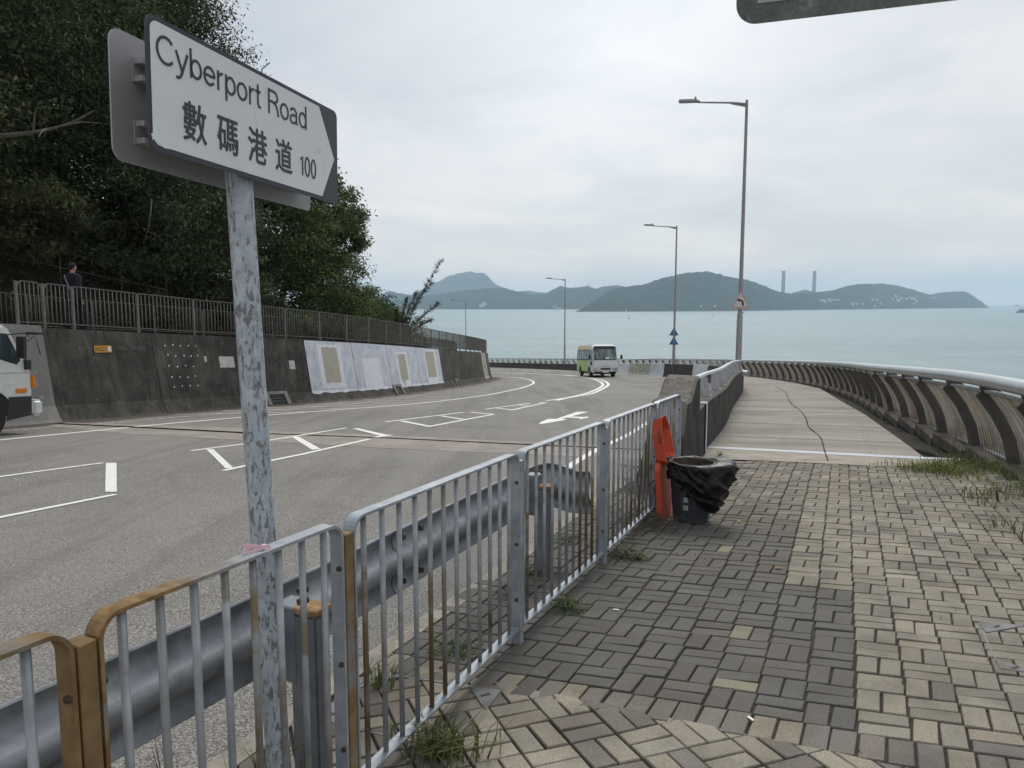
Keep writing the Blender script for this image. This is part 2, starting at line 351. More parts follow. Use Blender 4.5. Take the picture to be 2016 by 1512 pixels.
    t = MT('fence_bar'); g = t.N.new('ShaderNodeNewGeometry'); oi = t.N.new('ShaderNodeObjectInfo'); q = t.op('FRACT', t.op('ADD', g.outputs['Random Per Island'], oi.outputs['Random'])); c = t.ramp(q, (0, (.26, .235, .195)), (.3, (.50, .46, .385)), (.55, (.32, .29, .24)), (.75, (.56, .52, .44)), (.97, (.36, .26, .20))); c = t.mix(t.ramp(t.noise(5, 4), (.45, 0.0), (.65, .35)), c, (.14, .115, .09)); t.col(c).set(.7, .1); M['fence_bar'] = t.m
    M['pipe'] = simple('pipe', (.40, .435, .45), .36, .6, var=.12, scale=2.5)
    # peeling paint post
    t = MT('peeling_paint'); w = t.noise(2.6, 4, .6, .2, t.map((1, 1, .35))); n = t.noise(54, 8, .74, .6, t.map((1.2, 1.2, .42))); f0 = t.op('ADD', n, t.op('MULTIPLY', t.op('SUBTRACT', w, .5), .42))
    f = t.ramp(f0, (.572, 0.0), (.585, 1.0)); rim = t.ramp(f0, (.535, 0.0), (.565, 1.0), (.588, 0.0))
    pc = t.ramp(t.noise(30, 6, .7), (.3, (.30, .345, .40)), (.62, (.47, .52, .575))); ug = t.ramp(t.noise(26, 5), (.3, (.115, .118, .125)), (.7, (.225, .225, .23)))
    c = t.mix(f, pc, ug); c = t.mix(t.op('MULTIPLY', rim, .45), c, (.19, .19, .19)); t.col(c).set(.62, .05); t.bump(t.op('SUBTRACT', t.op('MULTIPLY', n, .25), f), .55, .004); M['peeling_paint'] = t.m
    # sign
    t = MT('sign_white'); n = t.noise(3, 6, .65); c = t.ramp(n, (.40, (.68, .69, .69)), (.62, (.74, .75, .75))); t.col(c).set(.42); M['sign_white'] = t.m
    M['sign_navy'] = simple('sign_navy', (.026, .028, .044), .45, var=.15)
    M['sign_grey'] = simple('sign_grey', (.36, .35, .36), .55, .1, var=.1, scale=3)
    M['scrape'] = simple('scrape', (.70, .71, .70), .6, var=.15, scale=40)
    M['sign_back_weathered'] = concrete('sign_back_weathered', (.10, .115, .11), (.19, .205, .195), 2.2, .35, .6)
    M['black'] = simple('black', (.016, .016, .017), .5); M['worn_plate'] = galv('worn_plate', (.13, .13, .132), (.235, .235, .24), (.13, .11, .09), .5, .75, .1); M['matt_black'] = simple('matt_black', (.008, .008, .008), 1.0, spec=0.0); M['pale_pink'] = simple('pale_pink', (.78, .52, .58), .6)
    M['cable_blue'] = simple('cable_blue', (.10, .30, .48), .5)
    M['amber_plate'] = simple('amber_plate', (.52, .25, .02), .55, var=.1); M['white_paint'] = simple('white_paint', (.70, .70, .68), .55)
    M['notice'] = simple('notice', (.50, .49, .46), .8, var=.35, scale=20)
    M['warn_white'] = simple('warn_white', (.60, .57, .56), .5); M['faded_red'] = simple('faded_red', (.50, .33, .31), .55, var=.2); M['sign_blue'] = simple('sign_blue', (.022, .12, .26), .5)
    # vehicles
    M['truck_white'] = simple('truck_white', (.60, .625, .60), .35, var=.05); M['glass'] = simple('glass', (.035, .05, .055), .06, var=.2, scale=2, spec=.6)
    M['black_plastic'] = simple('black_plastic', (.018, .018, .019), .55, bump=.1); M['amber'] = simple('amber', (.62, .19, .012), .3); M['tyre'] = simple('tyre', (.018, .018, .018), .85, bump=.3)
    M['rim_steel'] = simple('rim_steel', (.35, .35, .36), .4, .6); M['chrome'] = simple('chrome', (.55, .56, .58), .2, .8)
    M['dark_underside'] = simple('dark_underside', (.014, .014, .014), .9)
    t = MT('bus_paint'); x = t.xyz(); e = t.op('ADD', x[1], t.op('MULTIPLY', x[2], .33))
    gn = t.op('MULTIPLY', t.op('LESS_THAN', e, -1.75), t.op('LESS_THAN', x[2], 1.46)); dk = t.op('MULTIPLY', t.op('MULTIPLY', t.op('GREATER_THAN', e, -2.15), gn), t.op('LESS_THAN', x[2], .95))
    yl = t.op('MULTIPLY', t.op('LESS_THAN', x[1], -2.6), t.op('GREATER_THAN', x[2], 2.2))
    c = t.mix(gn, (.64, .64, .63), t.ramp(t.noise(1.2, 3), (.35, (.30, .48, .06)), (.65, (.42, .58, .12)))); c = t.mix(dk, c, (.14, .30, .09)); c = t.mix(yl, c, (.74, .54, .20)); t.col(c).set(.35); M['bus_paint'] = t.m
    # bin
    M['bin_grey'] = simple('bin_grey', (.040, .043, .060), .5, var=.15, scale=8, bump=.08); M['bin_orange'] = simple('bin_orange', (.56, .075, .028), .45, var=.18, scale=6, bump=.05); M['bin_dark_inside'] = simple('bin_dark_inside', (.06, .05, .04), .8, var=.4)
    t = MT('bag_plastic'); t.col(t.ramp(t.noise(9, 4), (.3, (.004, .004, .0045)), (.7, (.008, .008, .009)))).set(.36, 0, .28); t.bump(t.noise(40, 4, .6, 1.6, t.map((1, 1, .7))), .35, .01); M['bag_plastic'] = t.m
    # people
    M['skin'] = simple('skin', (.42, .23, .165), .55, var=.08); M['hair_black'] = simple('hair_black', (.008, .0075, .007), .85); M['navy_cloth'] = simple('navy_cloth', (.010, .012, .019), .95, var=.25, bump=.2); M['dark_trousers'] = simple('dark_trousers', (.009, .010, .017), .95, var=.2, bump=.2); M['shoe_dark'] = simple('shoe_dark', (.02, .02, .02), .6); M['strap_grey'] = simple('strap_grey', (.20, .20, .21), .7)
    # vegetation: colour varies leaf by leaf
    def leafmat(name, a, b, c, extra=None):
        t = MT(name); g = t.N.new('ShaderNodeNewGeometry'); k = t.ramp(g.outputs['Random Per Island'], (0, a), (.5, b), (.93, c), (1.0, extra or c))
        big = t.noise(.55, 4, .6); k = t.mix(1.0, k, t.ramp(big, (.40, .62), (.60, 1.38)), 'MULTIPLY')
        t.col(k).set(.7, 0, .08)
        tr = t.N.new('ShaderNodeBsdfTranslucent'); t.L.new(k, tr.inputs[0]); ms = t.N.new('ShaderNodeMixShader'); ms.inputs[0].default_value = .28
        t.L.new(t.b.outputs[0], ms.inputs[1]); t.L.new(tr.outputs[0], ms.inputs[2]); t.L.new(ms.outputs[0], t.N['Material Output'].inputs[0]); M[name] = t.m
    leafmat('leaf_dark', (.030, .042, .023), (.056, .076, .038), (.108, .130, .062), (.19, .18, .10))
    leafmat('leaf_mid', (.032, .056, .019), (.068, .104, .036), (.14, .18, .062), (.23, .24, .09))
    leafmat('leaf_olive', (.042, .056, .026), (.084, .100, .046), (.155, .165, .078), (.25, .22, .13))
    leafmat('leaf_needle', (.05, .052, .034), (.085, .088, .056), (.13, .13, .085), (.18, .15, .11))
    leafmat('grass_green', (.07, .085, .03), (.13, .155, .055), (.21, .225, .095), (.36, .32, .19))
    leafmat('litter', (.035, .024, .016), (.075, .052, .035), (.13, .095, .065), (.24, .2, .15))
    M['bark'] = simple('bark', (.075, .062, .05), .95, var=.4, scale=9, bump=.6, bscale=20); M['bark_pale'] = simple('bark_pale', (.075, .066, .056), .95, var=.35, scale=9, bump=.5, bscale=20)
    t = MT('hill_soil'); c = t.ramp(t.noise(1.1, 7, .7), (.35, (.018, .016, .011)), (.6, (.045, .036, .025)), (.75, (.09, .068, .048))); t.col(c).set(.98, 0, .1); t.bump(t.noise(6, 7, .7), .9, .12); M['hill_soil'] = t.m
    # far land and water
    def landmat(name, lo, hi, sc):
        t = MT(name); n = t.noise(sc, 8, .68, 0, t.map((1, 1, 1), t.obj)); n2 = t.noise(sc * 6, 6, .7, 0, t.map((1, 1, 1), t.obj)); c = t.mix(.5, t.ramp(n, (.40, lo), (.60, hi)), t.ramp(n2, (.42, lo), (.58, hi)))
        z = t.xyz()[2]; f = t.ramp(t.op('ADD', t.op('MULTIPLY', t.op('SUBTRACT', z, SEA_Z), .09), t.op('MULTIPLY', n2, .9)), (.62, 1.0), (.80, 0.0)); c = t.mix(f, c, (.27, .235, .19))
        t.col(c).set(1.0, 0, 0); t.bump(n2, 1.0, 30); M[name] = t.m
    landmat('land_near', (.003, .009, .007), (.062, .088, .046), .016); landmat('land_far', (.008, .018, .015), (.055, .073, .050), .007)
    t = MT('sea_water'); wv = t.map((1, .30, 1), t.obj); n = t.noise(.12, 6, .62, .2, wv); n2 = t.noise(.9, 5, .65, .3, wv); big = t.noise(.0035, 5, .6, 0, t.map((.5, 1.6, 1), t.obj))
    w3 = t.noise(1.0, 4, .7, .3, t.map((.045, .016, 1), t.obj)); wk = t.noise(1.0, 5, .65, .4, t.map((.0016, .012, 1), t.obj)); t.col(t.mix(.5, t.ramp(big, (.38, (.110, .202, .228)), (.62, (.160, .252, .272))), t.ramp(wk, (.40, (.105, .195, .220)), (.60, (.172, .262, .282))))); t.col(t.mix(1.0, t.b.inputs['Base Color'].links[0].from_socket, t.ramp(w3, (.38, (.86, .88, .89)), (.62, (1.14, 1.12, 1.11))), 'MULTIPLY')).set(.34, 0, .35); t.bump(t.op('ADD', n, t.op('MULTIPLY', n2, .25)), .8, 1.6); M['sea_water'] = t.m
    M['foam'] = simple('foam', (.72, .75, .76), .8); M['house_white'] = simple('house_white', (.68, .66, .62), .8); M['house_roof'] = simple('house_roof', (.34, .30, .27), .8); M['chimney'] = simple('chimney', (.33, .29, .30), .9, var=.1, scale=.02); M['window_dark'] = simple('window_dark', (.05, .055, .06), .3)
    M['hull'] = simple('hull', (.10, .12, .15), .5); M['turbine'] = simple('turbine', (.75, .76, .77), .5)
    M['dead_leaf'] = simple('dead_leaf', (.33, .20, .09), .8, var=.3); M['teal_chalk'] = simple('teal_chalk', (.13, .20, .185), .95)
make_materials()

# ------------------------------------------------------------------ ground sheets
def sheet(name, poly, zf, dz, mat, xcut=False, parent=None, uvf=None, kind=None, step=2):
    bm = bmesh.new(); bm.faces.new([bm.verts.new((x, y, 0)) for x, y in poly]); bmesh.ops.triangulate(bm, faces=bm.faces[:])
    ys = [p[1] for p in poly]; xs = [p[0] for p in poly]
    cuts = [((0, y, 0), (0, 1, 0)) for y in sorted(set(list(range(6, 13)) + list(range(-12, 160, step)))) if min(ys) < y < max(ys)]
    if xcut: cuts += [((x, 0, 0), (1, 0, 0)) for x in range(-40, 40, step) if min(xs) < x < max(xs)]
    for co, no in cuts: bmesh.ops.bisect_plane(bm, geom=bm.verts[:] + bm.edges[:] + bm.faces[:], plane_co=co, plane_no=no, dist=1e-5)
    for v in bm.verts: v.co.z = zf(v.co.x, v.co.y) + dz
    bmesh.ops.recalc_face_normals(bm, faces=bm.faces[:])
    if sum(f.normal.z * f.calc_area() for f in bm.faces) < 0: bmesh.ops.reverse_faces(bm, faces=bm.faces[:])
    if uvf:
        uv = bm.loops.layers.uv.new('UVMap')
        for f in bm.faces:
            for l in f.loops: l[uv].uv = uvf(l.vert.co.x, l.vert.co.y)
    me = bpy.data.meshes.new(name); bm.to_mesh(me); bm.free()
    o = link(name, me, parent, [mat]); 
    if kind: o['kind'] = kind
    return o
def offs(line, d, s0, s1, st):
    out = []; s = s0
    while s < s1: p, t, n = line.at(s); out.append((p.x + n.x * d, p.y + n.y * d)); s += st
    p, t, n = line.at(s1); out.append((p.x + n.x * d, p.y + n.y * d)); return out
KERB = [(-4.6, -8), (-2.0, .6), (-1.11, 2.71), (-.77, 3.52), (-.04, 5.15), (.35, 6.16), (.78, 7.13), (1.25, 8.2)]
def build_ground():
    road_poly = offs(WALL, -.3, 0, WALL.len, 2.5) + list(reversed(KERB_AND_PARA()))
    road = sheet('road', road_poly, zr, 0, M['asphalt'], True, kind='structure'); return road
def KERB_AND_PARA():
    return [(x + .06, y) for x, y in KERB] + offs(PARA, -.2, 2.0, PARA.len, 3)
ROAD = build_ground()
def marks(name, polys, mat, dz=.004):
    """thin painted shapes lying on the road"""
    bm = bmesh.new()
    for P in polys:
        f = bm.faces.new([bm.verts.new((x, y, 0)) for x, y in P])
        if f.normal.z < 0: f.normal_flip()
    bmesh.ops.triangulate(bm, faces=bm.faces[:])
    ys = [v.co.y for v in bm.verts]; xs = [v.co.x for v in bm.verts]
    for y in sorted(set(list(range(6, 13)) + list(range(-12, 160, 2)))):
        if min(ys) < y < max(ys): bmesh.ops.bisect_plane(bm, geom=bm.verts[:] + bm.edges[:] + bm.faces[:], plane_co=(0, y, 0), plane_no=(0, 1, 0), dist=1e-5)
    for x in range(-40, 40, 2):
        if min(xs) < x < max(xs): bmesh.ops.bisect_plane(bm, geom=bm.verts[:] + bm.edges[:] + bm.faces[:], plane_co=(x, 0, 0), plane_no=(1, 0, 0), dist=1e-5)
    for v in bm.verts: v.co.z = zr(v.co.x, v.co.y) + dz
    bmesh.ops.recalc_face_normals(bm, faces=bm.faces[:])
    for f in bm.faces:
        if f.normal.z < 0: f.normal_flip()
    me = bpy.data.meshes.new(name); bm.to_mesh(me); bm.free(); return link(name, me, ROAD, [mat])
def ribbon(P, w, smooth=0):
    P = [Vector((p[0], p[1], 0)) for p in P]
    if smooth: P = catmull(P, smooth)
    out = []
    for i in range(len(P) - 1):
        def nn(k):
            t = (P[min(k + 1, len(P) - 1)] - P[max(k - 1, 0)]).normalized(); return Vector((t.y, -t.x, 0)) * (w / 2)
        a, b = nn(i), nn(i + 1); out.append([(P[i] + a).to_2d(), (P[i + 1] + b).to_2d(), (P[i + 1] - b).to_2d(), (P[i] - a).to_2d()])
    return out
def build_road_details():
    J = [(-10.54, 17.48), (-5.65, 15.72), (-4.83, 14.99), (-2.37, 14.09), (-.07, 12.98), (3.4, 11.6), (3.2, 10.2), (-.06, 11.3), (-2.36, 12.1), (-4.19, 12.96), (-4.76, 13.23), (-7.45, 14.4), (-10.4, 16.5)]
    marks('expansion_joint', [J], M['joint_concrete'], .003)
    marks('joint_groove', ribbon([(-10.6, 17.15), (-10.25, 17.0), (-7.7, 15.8), (-5.24, 14.6)], .2) + ribbon([(-5.24, 14.6), (-2.28, 13.55), (-.07, 12.6), (3.2, 11.3)], .12), M['matt_black'], .006)
    # dirt that has washed against the foot of the wall
    P = []
    for k in range(60):
        s = 14 + k * 1.1; p, t, n = WALL.at(s); w = .75 + .45 * noise.noise((s * .6, 3, 1)) ; P.append((p, n, w))
    dirt = [[a[0] - a[1] * .1, b[0] - b[1] * .1, b[0] + b[1] * b[2], a[0] + a[1] * a[2]] for a, b in zip(P, P[1:])]
    marks('dirt_strip', [[(q.x, q.y) for q in f] for f in dirt], M['dirt'], .0025)
    L = []
    Aline = [(-16.2, 1), (-13.0, 9.4), (-11.3, 13.6), (-10.3, 15.6), (-9.35, 17.2), (-8.6, 19.3), (-7.1, 22.0), (-5.75, 24.4), (-4.9, 27.6)]
    Bline = [(-14.3, 0), (-12.2, 5.6), (-10.5, 10), (-9.35, 13.2), (-8.6, 15.2), (-7.9, 17.05), (-6.85, 19.1), (-5.36, 21.7), (-3.27, 25.0), (-1.35, 30.5), (-.3, 35.5), (.68, 41.4), (1.3, 47.4), (1.52, 52.6), (1.3, 59.2), (.62, 64.8), (-.47, 68.6), (-1.7, 71.6), (-4.3, 78)]
    marks('edge_line', ribbon(Bline, .16, 4), M['road_paint'], .0045)
    marks('faded_line', ribbon(Aline, .11, 4), M['worn_paint'], .005)
    # hatching between the line and the wall
    H = []; y = 21.0
    while y < 71:
        xl = WALL.at(WALL.s_at_y(min(y, 64)))[0].x + .35 if y < 64 else -1.2 - (y - 64) * .05
        xr = lerp([(b_, a_) for a_, b_ in Bline if b_ < 53] + [(59.2, 1.3), (64.8, .62), (68.6, -.47), (71.6, -1.7)], y) - .1
        if xr - xl > .4: H += ribbon([(xl, y - (xr - xl) * .22), (xr, y)], .17)
        y += 1.7
    marks('hatching', H, M['hatch_paint'], .0055)
    cin = [(-9, 95), (-1.98, 85.4), (1.2, 79.6), (3.25, 73.3), (4.77, 67.8), (5.63, 61.9), (5.97, 54.9), (5.75, 48.3), (5.32, 43.4), (4.79, 39.8), (3.96, 35.4), (3.01, 31.2), (2.46, 29.4), (1.58, 26.26)]
    cout = [(4.95, 68.1), (5.9, 63.0), (6.28, 57.1), (6.3, 51.4), (5.83, 45.1), (5.24, 40.8), (4.33, 36), (3.4, 31.6), (2.5, 29.1), (1.22, 26.2)]
    marks('centre_line', ribbon(cin, .17, 4) + ribbon(cout, .17, 4), M['road_paint'], .0045)
    D = []
    for P, w in (([(-5.09, 11.65), (-4.5, 12.75), (-4.12, 13.85), (-3.51, 15.63)], .1), ([(-3.79, 9.63), (-3.2, 11.2), (-2.59, 13.36)], .1), ([(-2.53, 13.67), (-2.33, 14.12)], .13),
                 ([(-2.95, 17.19), (-1.33, 20.37)], .12), ([(-1.83, 15.81), (-.48, 19.51)], .12), ([(-2.62, 17.47), (-1.85, 16.06)], .14), ([(-1.83, 19.06), (-1.18, 17.84)], .12), ([(-1.13, 20.35), (-.5, 19.51)], .14),
                 ([(-.78, 21.63), (.61, 24.66)], .12), ([(-.03, 21.09), (1.13, 24.88)], .12), ([(-.45, 22.07), (-.01, 21.31)], .14), ([(.16, 23.83), (.51, 23.23)], .14), ([(.88, 25.05), (1.13, 24.88)], .15),
                 ([(-7.9, 6.6), (-6.41, 9.17), (-5.74, 10.3)], .085), ([(-6.4, 4.2), (-4.93, 7.0), (-4.38, 8.07)], .085)): D += ribbon(P, w)
    for q in ([(-4.93, 11.85), (-4.81, 11.84), (-3.74, 9.84), (-3.83, 9.8)], [(-4.15, 13.84), (-4.01, 13.84), (-3.07, 11.83), (-3.2, 11.76)], [(-3.36, 15.51), (-3.25, 15.56), (-2.37, 14.09), (-2.5, 13.95)], [(-5.7, 10.3), (-5.55, 10.3), (-4.44, 8.21), (-4.57, 8.21)]): D.append(q)
    marks('lane_divider', D, M['road_paint'], .0065)
    arrow = [(.61, 16.48), (.63, 16.8), (.87, 17.85), (1.07, 17.84), (1.79, 20.27), (2.09, 20.2), (1.52, 18.68), (1.48, 18.55), (1.79, 18.4), (1.88, 18.55), (1.9, 18.2), (1.62, 17.66), (1.6, 17.78), (1.68, 18.02), (1.35, 18.23), (1.2, 17.8), (1.33, 17.61), (.68, 16.45)]
    marks('turn_arrow', [arrow], M['road_paint'], .0065)
    marks('verge_line', ribbon([(-3.0, .4), (-1.35, 4.4), (.3, 8.6), (.87, 10.29), (1.44, 11.99), (2.3, 14.3), (3.4, 17.7), (5.4, 23), (7.2, 28), (9.2, 35), (10.5, 42), (11.1, 50), (11.1, 56), (10.6, 63), (9.2, 70), (6.8, 79), (3.6, 89), (0, 98)], .12, 4), M['road_paint'], .0045)
build_road_details()

def path_uv(line):
    def f(x, y):
        best = None; q = Vector((x, y))
        for i in range(0, len(line.p), 2):
            d = (line.p[i] - q).length_squared
            if best is None or d < best[0]: best = (d, i)
        p, t, n = line.at(line.s[best[1]]); s = line.s[best[1]] + (q - p).dot(t); return (s, (q - p).dot(n))
    return f
def build_path():
    mid = []
    cl = Line2([(4.1, 9.5), (5.1, 12), (7.2, 17), (9.9, 25), (12.2, 33), (13.6, 40), (14.4, 48), (14.6, 56), (14.3, 64), (13.2, 72), (11, 82), (7.8, 92), (4.1, 102), (-1.7, 113.5), (-8.5, 126), (-18, 141)])
    left = [(2.62, 10.05)] + offs(PARA, -.05, 2.6, PARA.len, 3)
    right = [(5.56, 9.83), (6.02, 11.1), (6.86, 13.4), (8.39, 17.6), (10.2, 23), (13.3, 32)] + offs(FENCE, -.55, FENCE.s_at_y(39), FENCE.len, 3)
    p = sheet('path', left + list(reversed(right)), zp, 0, M['stamped_path'], uvf=path_uv(cl), kind='structure')
    # concrete edge band and the pale painted strip where pavers meet the path
    band = sheet('path_edge_band', [(2.3, 9.93), (3.3, 9.72), (4.53, 9.3), (5.5, 9.2), (5.9, 9.72), (5.56, 9.83), (2.9, 11.1), (2.62, 10.05)], zp, .006, M['path_edge'], parent=None, kind='structure')
    strip = sheet('painted_strip', [(2.86, 10.98), (5.5, 9.80), (5.98, 9.70), (6.05, 9.86), (5.62, 10.02), (2.93, 11.22)], zp, .010, M['strip_paint'], parent=band)
    marks2 = [(4.17, 9.69), (4.54, 10.68), (5.22, 12.48), (5.75, 14.3), (6.5, 16.33), (7.35, 18.9), (8.11, 21.49), (9.3, 25), (10.56, 28.66), (12.08, 34.07)]
    cm = MB()
    for a, b in zip(catmull([(x, y, 0) for x, y in marks2], 5), catmull([(x, y, 0) for x, y in marks2], 5)[1:]):
        w = .006 + .009 * rnd.random(); n = Vector((b.y - a.y, a.x - b.x, 0)).normalized() * w
        cm.add([(q.x, q.y, gz(q.y) + .0125) for q in (a - n, b - n, b + n, a + n)], [(3, 2, 1, 0)])
    cm.build('crack', M['gutter'], p)
    # drainage channel between slab and fence, the fence kerb
    gut = sheet('channel', [(5.9, 9.72)] + [(6.02, 11.1), (6.86, 13.4), (8.39, 17.6), (10.2, 23), (13.3, 32)] + offs(FENCE, -.55, FENCE.s_at_y(39), FENCE.len, 3) + list(reversed(offs(FENCE, .5, FENCE.s_at_y(9.3), FENCE.len, 3))), zp, -.14, M['gutter'], kind='structure')
    lip = MB(); pr = [(5.9, 9.72), (6.02, 11.1), (6.86, 13.4), (8.39, 17.6), (10.2, 23), (13.3, 32)]
    for a, b in zip(pr, pr[1:]): lip.add([(a[0], a[1], gz(a[1]) - .002), (b[0], b[1], gz(b[1]) - .002), (b[0], b[1], gz(b[1]) - .16), (a[0], a[1], gz(a[1]) - .16)], [(0, 1, 2, 3)])
    lip.build('slab_side', M['gutter'], p)
build_path()

# ------------------------------------------------------------------ pavers, laid one by one in a single sheet
def clip(P, a, n):
    """keep the side of the line through a that n points to"""
    out = []
    for i in range(len(P)):
        p, q = P[i], P[(i + 1) % len(P)]; dp, dq = (p - a).dot(n), (q - a).dot(n)
        if dp >= 0: out.append(p)
        if (dp > 0) != (dq > 0) and abs(dp - dq) > 1e-9: out.append(p + (q - p) * (dp / (dp - dq)))
    return out
def build_pavers():
    er, ec = Vector((.9373, -.3486)), Vector((.4067, .9135)); O = Vector((1.435, 2.93)); U, V = .208, .204
    e2, e1 = Vector((.194, .0745)), Vector((.0742, -.186)); O2 = Vector((.43, 2.909))
    V3, F3, C3 = [], [], []
    kl = Line2(KERB, 4)
    def outside(c):
        x = lerp([(y, x) for x, y in KERB], c.y)
        if c.x < x + .02: return True
        if c.y > 9.95 - .235 * (c.x - 2.4) or c.y < -4: return True
        fx = lerp([(y, x) for x, y in FB], c.y)
        if c.x > fx - .1: return True
        if c.y > 7.6 and c.x < lerp(XP, c.y) - .1: return True
        return False
    def brick(c, ax, ay, L, W, col, clips=()):
        """c centre, ax/ay unit-cell vectors of the brick (full size)"""
        if outside(c): return
        P = [c - ax / 2 - ay / 2, c + ax / 2 - ay / 2, c + ax / 2 + ay / 2, c - ax / 2 + ay / 2]
        cut = False
        for a, n in clips:
            Q = clip(P, a, n); cut = cut or len(Q) != 4 or any((x - y).length > 1e-6 for x, y in zip(P, Q)); P = Q
            if len(P) < 3: return
        k = sum(P, Vector((0, 0))) / len(P); la = max((p - k).length for p in P)
        xs = [(p - k).dot(ax.normalized()) for p in P]; ys = [(p - k).dot(ay.normalized()) for p in P]
        wx, wy = max(xs) - min(xs), max(ys) - min(ys)
        if wx < .014 or wy < .014: return
        wide = .0042 + .0026 * rnd.random(); rot = rnd.gauss(0, .012); jit = Vector((rnd.gauss(0, .0012) + .011 * noise.noise((k.x * 1.7, k.y * 1.7, 3)), rnd.gauss(0, .0012) + .011 * noise.noise((k.x * 1.7, k.y * 1.7, 9))))
        dz = rnd.gauss(0, .0017) + .004 * noise.noise((k.x * 1.1, k.y * 1.1, 5)); tx, ty = rnd.gauss(0, .013), rnd.gauss(0, .013)
        def ring(j, z):
            b = len(V3)
            for p in P:
                d = p - k; u = d.dot(ax.normalized()) * (1 - 2 * j / wx); w = d.dot(ay.normalized()) * (1 - 2 * j / wy)
                q = k + jit + (ax.normalized() * u + ay.normalized() * w); d = q - k; q = k + Vector((d.x - rot * d.y, d.y + rot * d.x))
                V3.append((q.x, q.y, gz(q.y) + z + dz + d.x * tx + d.y * ty))
            return b
        n = len(P); a = ring(wide, -.016); b = ring(wide, -.0045); c_ = ring(wide + .0035, 0)
        F3.append(tuple(range(c_, c_ + n))); C3.append(col)
        for i in range(n):
            for lo, hi in ((a, b), (b, c_)): F3.append((lo + i, lo + (i + 1) % n, hi + (i + 1) % n, hi + i)); C3.append(col)
    def shade(base, var):
        k = 1 + rnd.gauss(0, var * .8); h = rnd.gauss(0, .012); return (base[0] * k * (1 + h), base[1] * k, base[2] * k * (1 - h))
    def tone(i, j, c):
        light, warm, dark = (.292, .267, .220), (.325, .284, .228), (.134, .129, .119)
        dz = (i < 0 and 0 <= j < 9) or (i < -2 and 9 <= j < 16)
        if dz:
            if rnd.random() < .0035: return shade((.25, .235, .175), .06)
            return shade(dark, .07)
        if i < -2 and j >= 16:
            k = min(1, (j - 16) / 7); b = tuple(a * (1 - k) + b_ * k for a, b_ in zip((.165, .152, .132), (.25, .225, .188)))
            return shade(b, .17)
        if rnd.random() < .13: return shade(warm, .08)
        if rnd.random() < .04: return shade((.19, .18, .165), .1)
        far = min(1, max(0, (j - 8) / 22)); b = tuple(a * (1 - far * .10) for a in light); return shade(b, .10)
    for i in range(-34, 26):
        for j in range(0, 46):
            c = O + er * U * (i + .5) + ec * V * (j + .5)
            if (i + j) % 2:
                for k in (-.25, .25): brick(c + er * U * k, er * U / 2, ec * V, 0, 0, tone(i, j, c))
            else:
                for k in (-.25, .25): brick(c + ec * V * k, er * U, ec * V / 2, 0, 0, tone(i, j, c))
    for i in range(-68, 52):                                      # soldier course
        c = O + er * U * (i / 2 + .25) - ec * V * .5
        b = (.20, .18, .16) if rnd.random() < .6 else (.30, .265, .21)
        if c.x < .2 and rnd.random() < .3: b = (.15, .14, .13)
        brick(c, er * U / 2, ec * V, 0, 0, shade(b, .12))
    lim = O - ec * V
    for i in range(-45, 60):
        for j in range(-40, 50):
            c = O2 + e2 * (i + .5) + e1 * (j + .5)
            if (c - lim).dot(ec) > .2 or c.y < -4 or c.y > 5.4: continue
            for k in (-.25, .25):
                b = (.325, .292, .238) if rnd.random() < .72 else (.20, .178, .16)
                if c.x < -.5: b = tuple(x * .78 for x in b)
                if (i + j) % 2: brick(c + e2 * k, e2 / 2, e1, 0, 0, shade(b, .12), [(lim, -ec)])
                else: brick(c + e1 * k, e2, e1 / 2, 0, 0, shade(b, .12), [(lim, -ec)])
    me = bpy.data.meshes.new('paving'); me.from_pydata(V3, [], F3)
    at = me.attributes.new('tone', 'FLOAT_COLOR', 'FACE'); at.data.foreach_set('color', np.array([(*c, 1) for c in C3], dtype=np.float32).ravel())
    o = link('paving', me, None, [M['paver']]); o['kind'] = 'structure'
    sheet('paving_bed', [(x + .05, y) for x, y in KERB] + [(2.4, 9.98), (5.95, 9.75)] + [(x - .02, y) for x, y in reversed(FB[:5])] + [(2.0, -8)], zp, -.012, M['joint_sand'], kind='structure')
    # kerb stones along the road edge
    kb = MB(); kp = [Vector((p.x, p.y, 0)) for p in kl.p]
    pts = [(p.x - .0, p.y, gz(p.y) - .06) for p in kl.p]
    kb.sweep(pts, [(-.065, -.09), (.065, -.09), (.065, .063), (-.045, .063), (-.065, .045)]); kbo = kb.build('kerb', M['kerb']); kbo['kind'] = 'structure'
build_pavers()

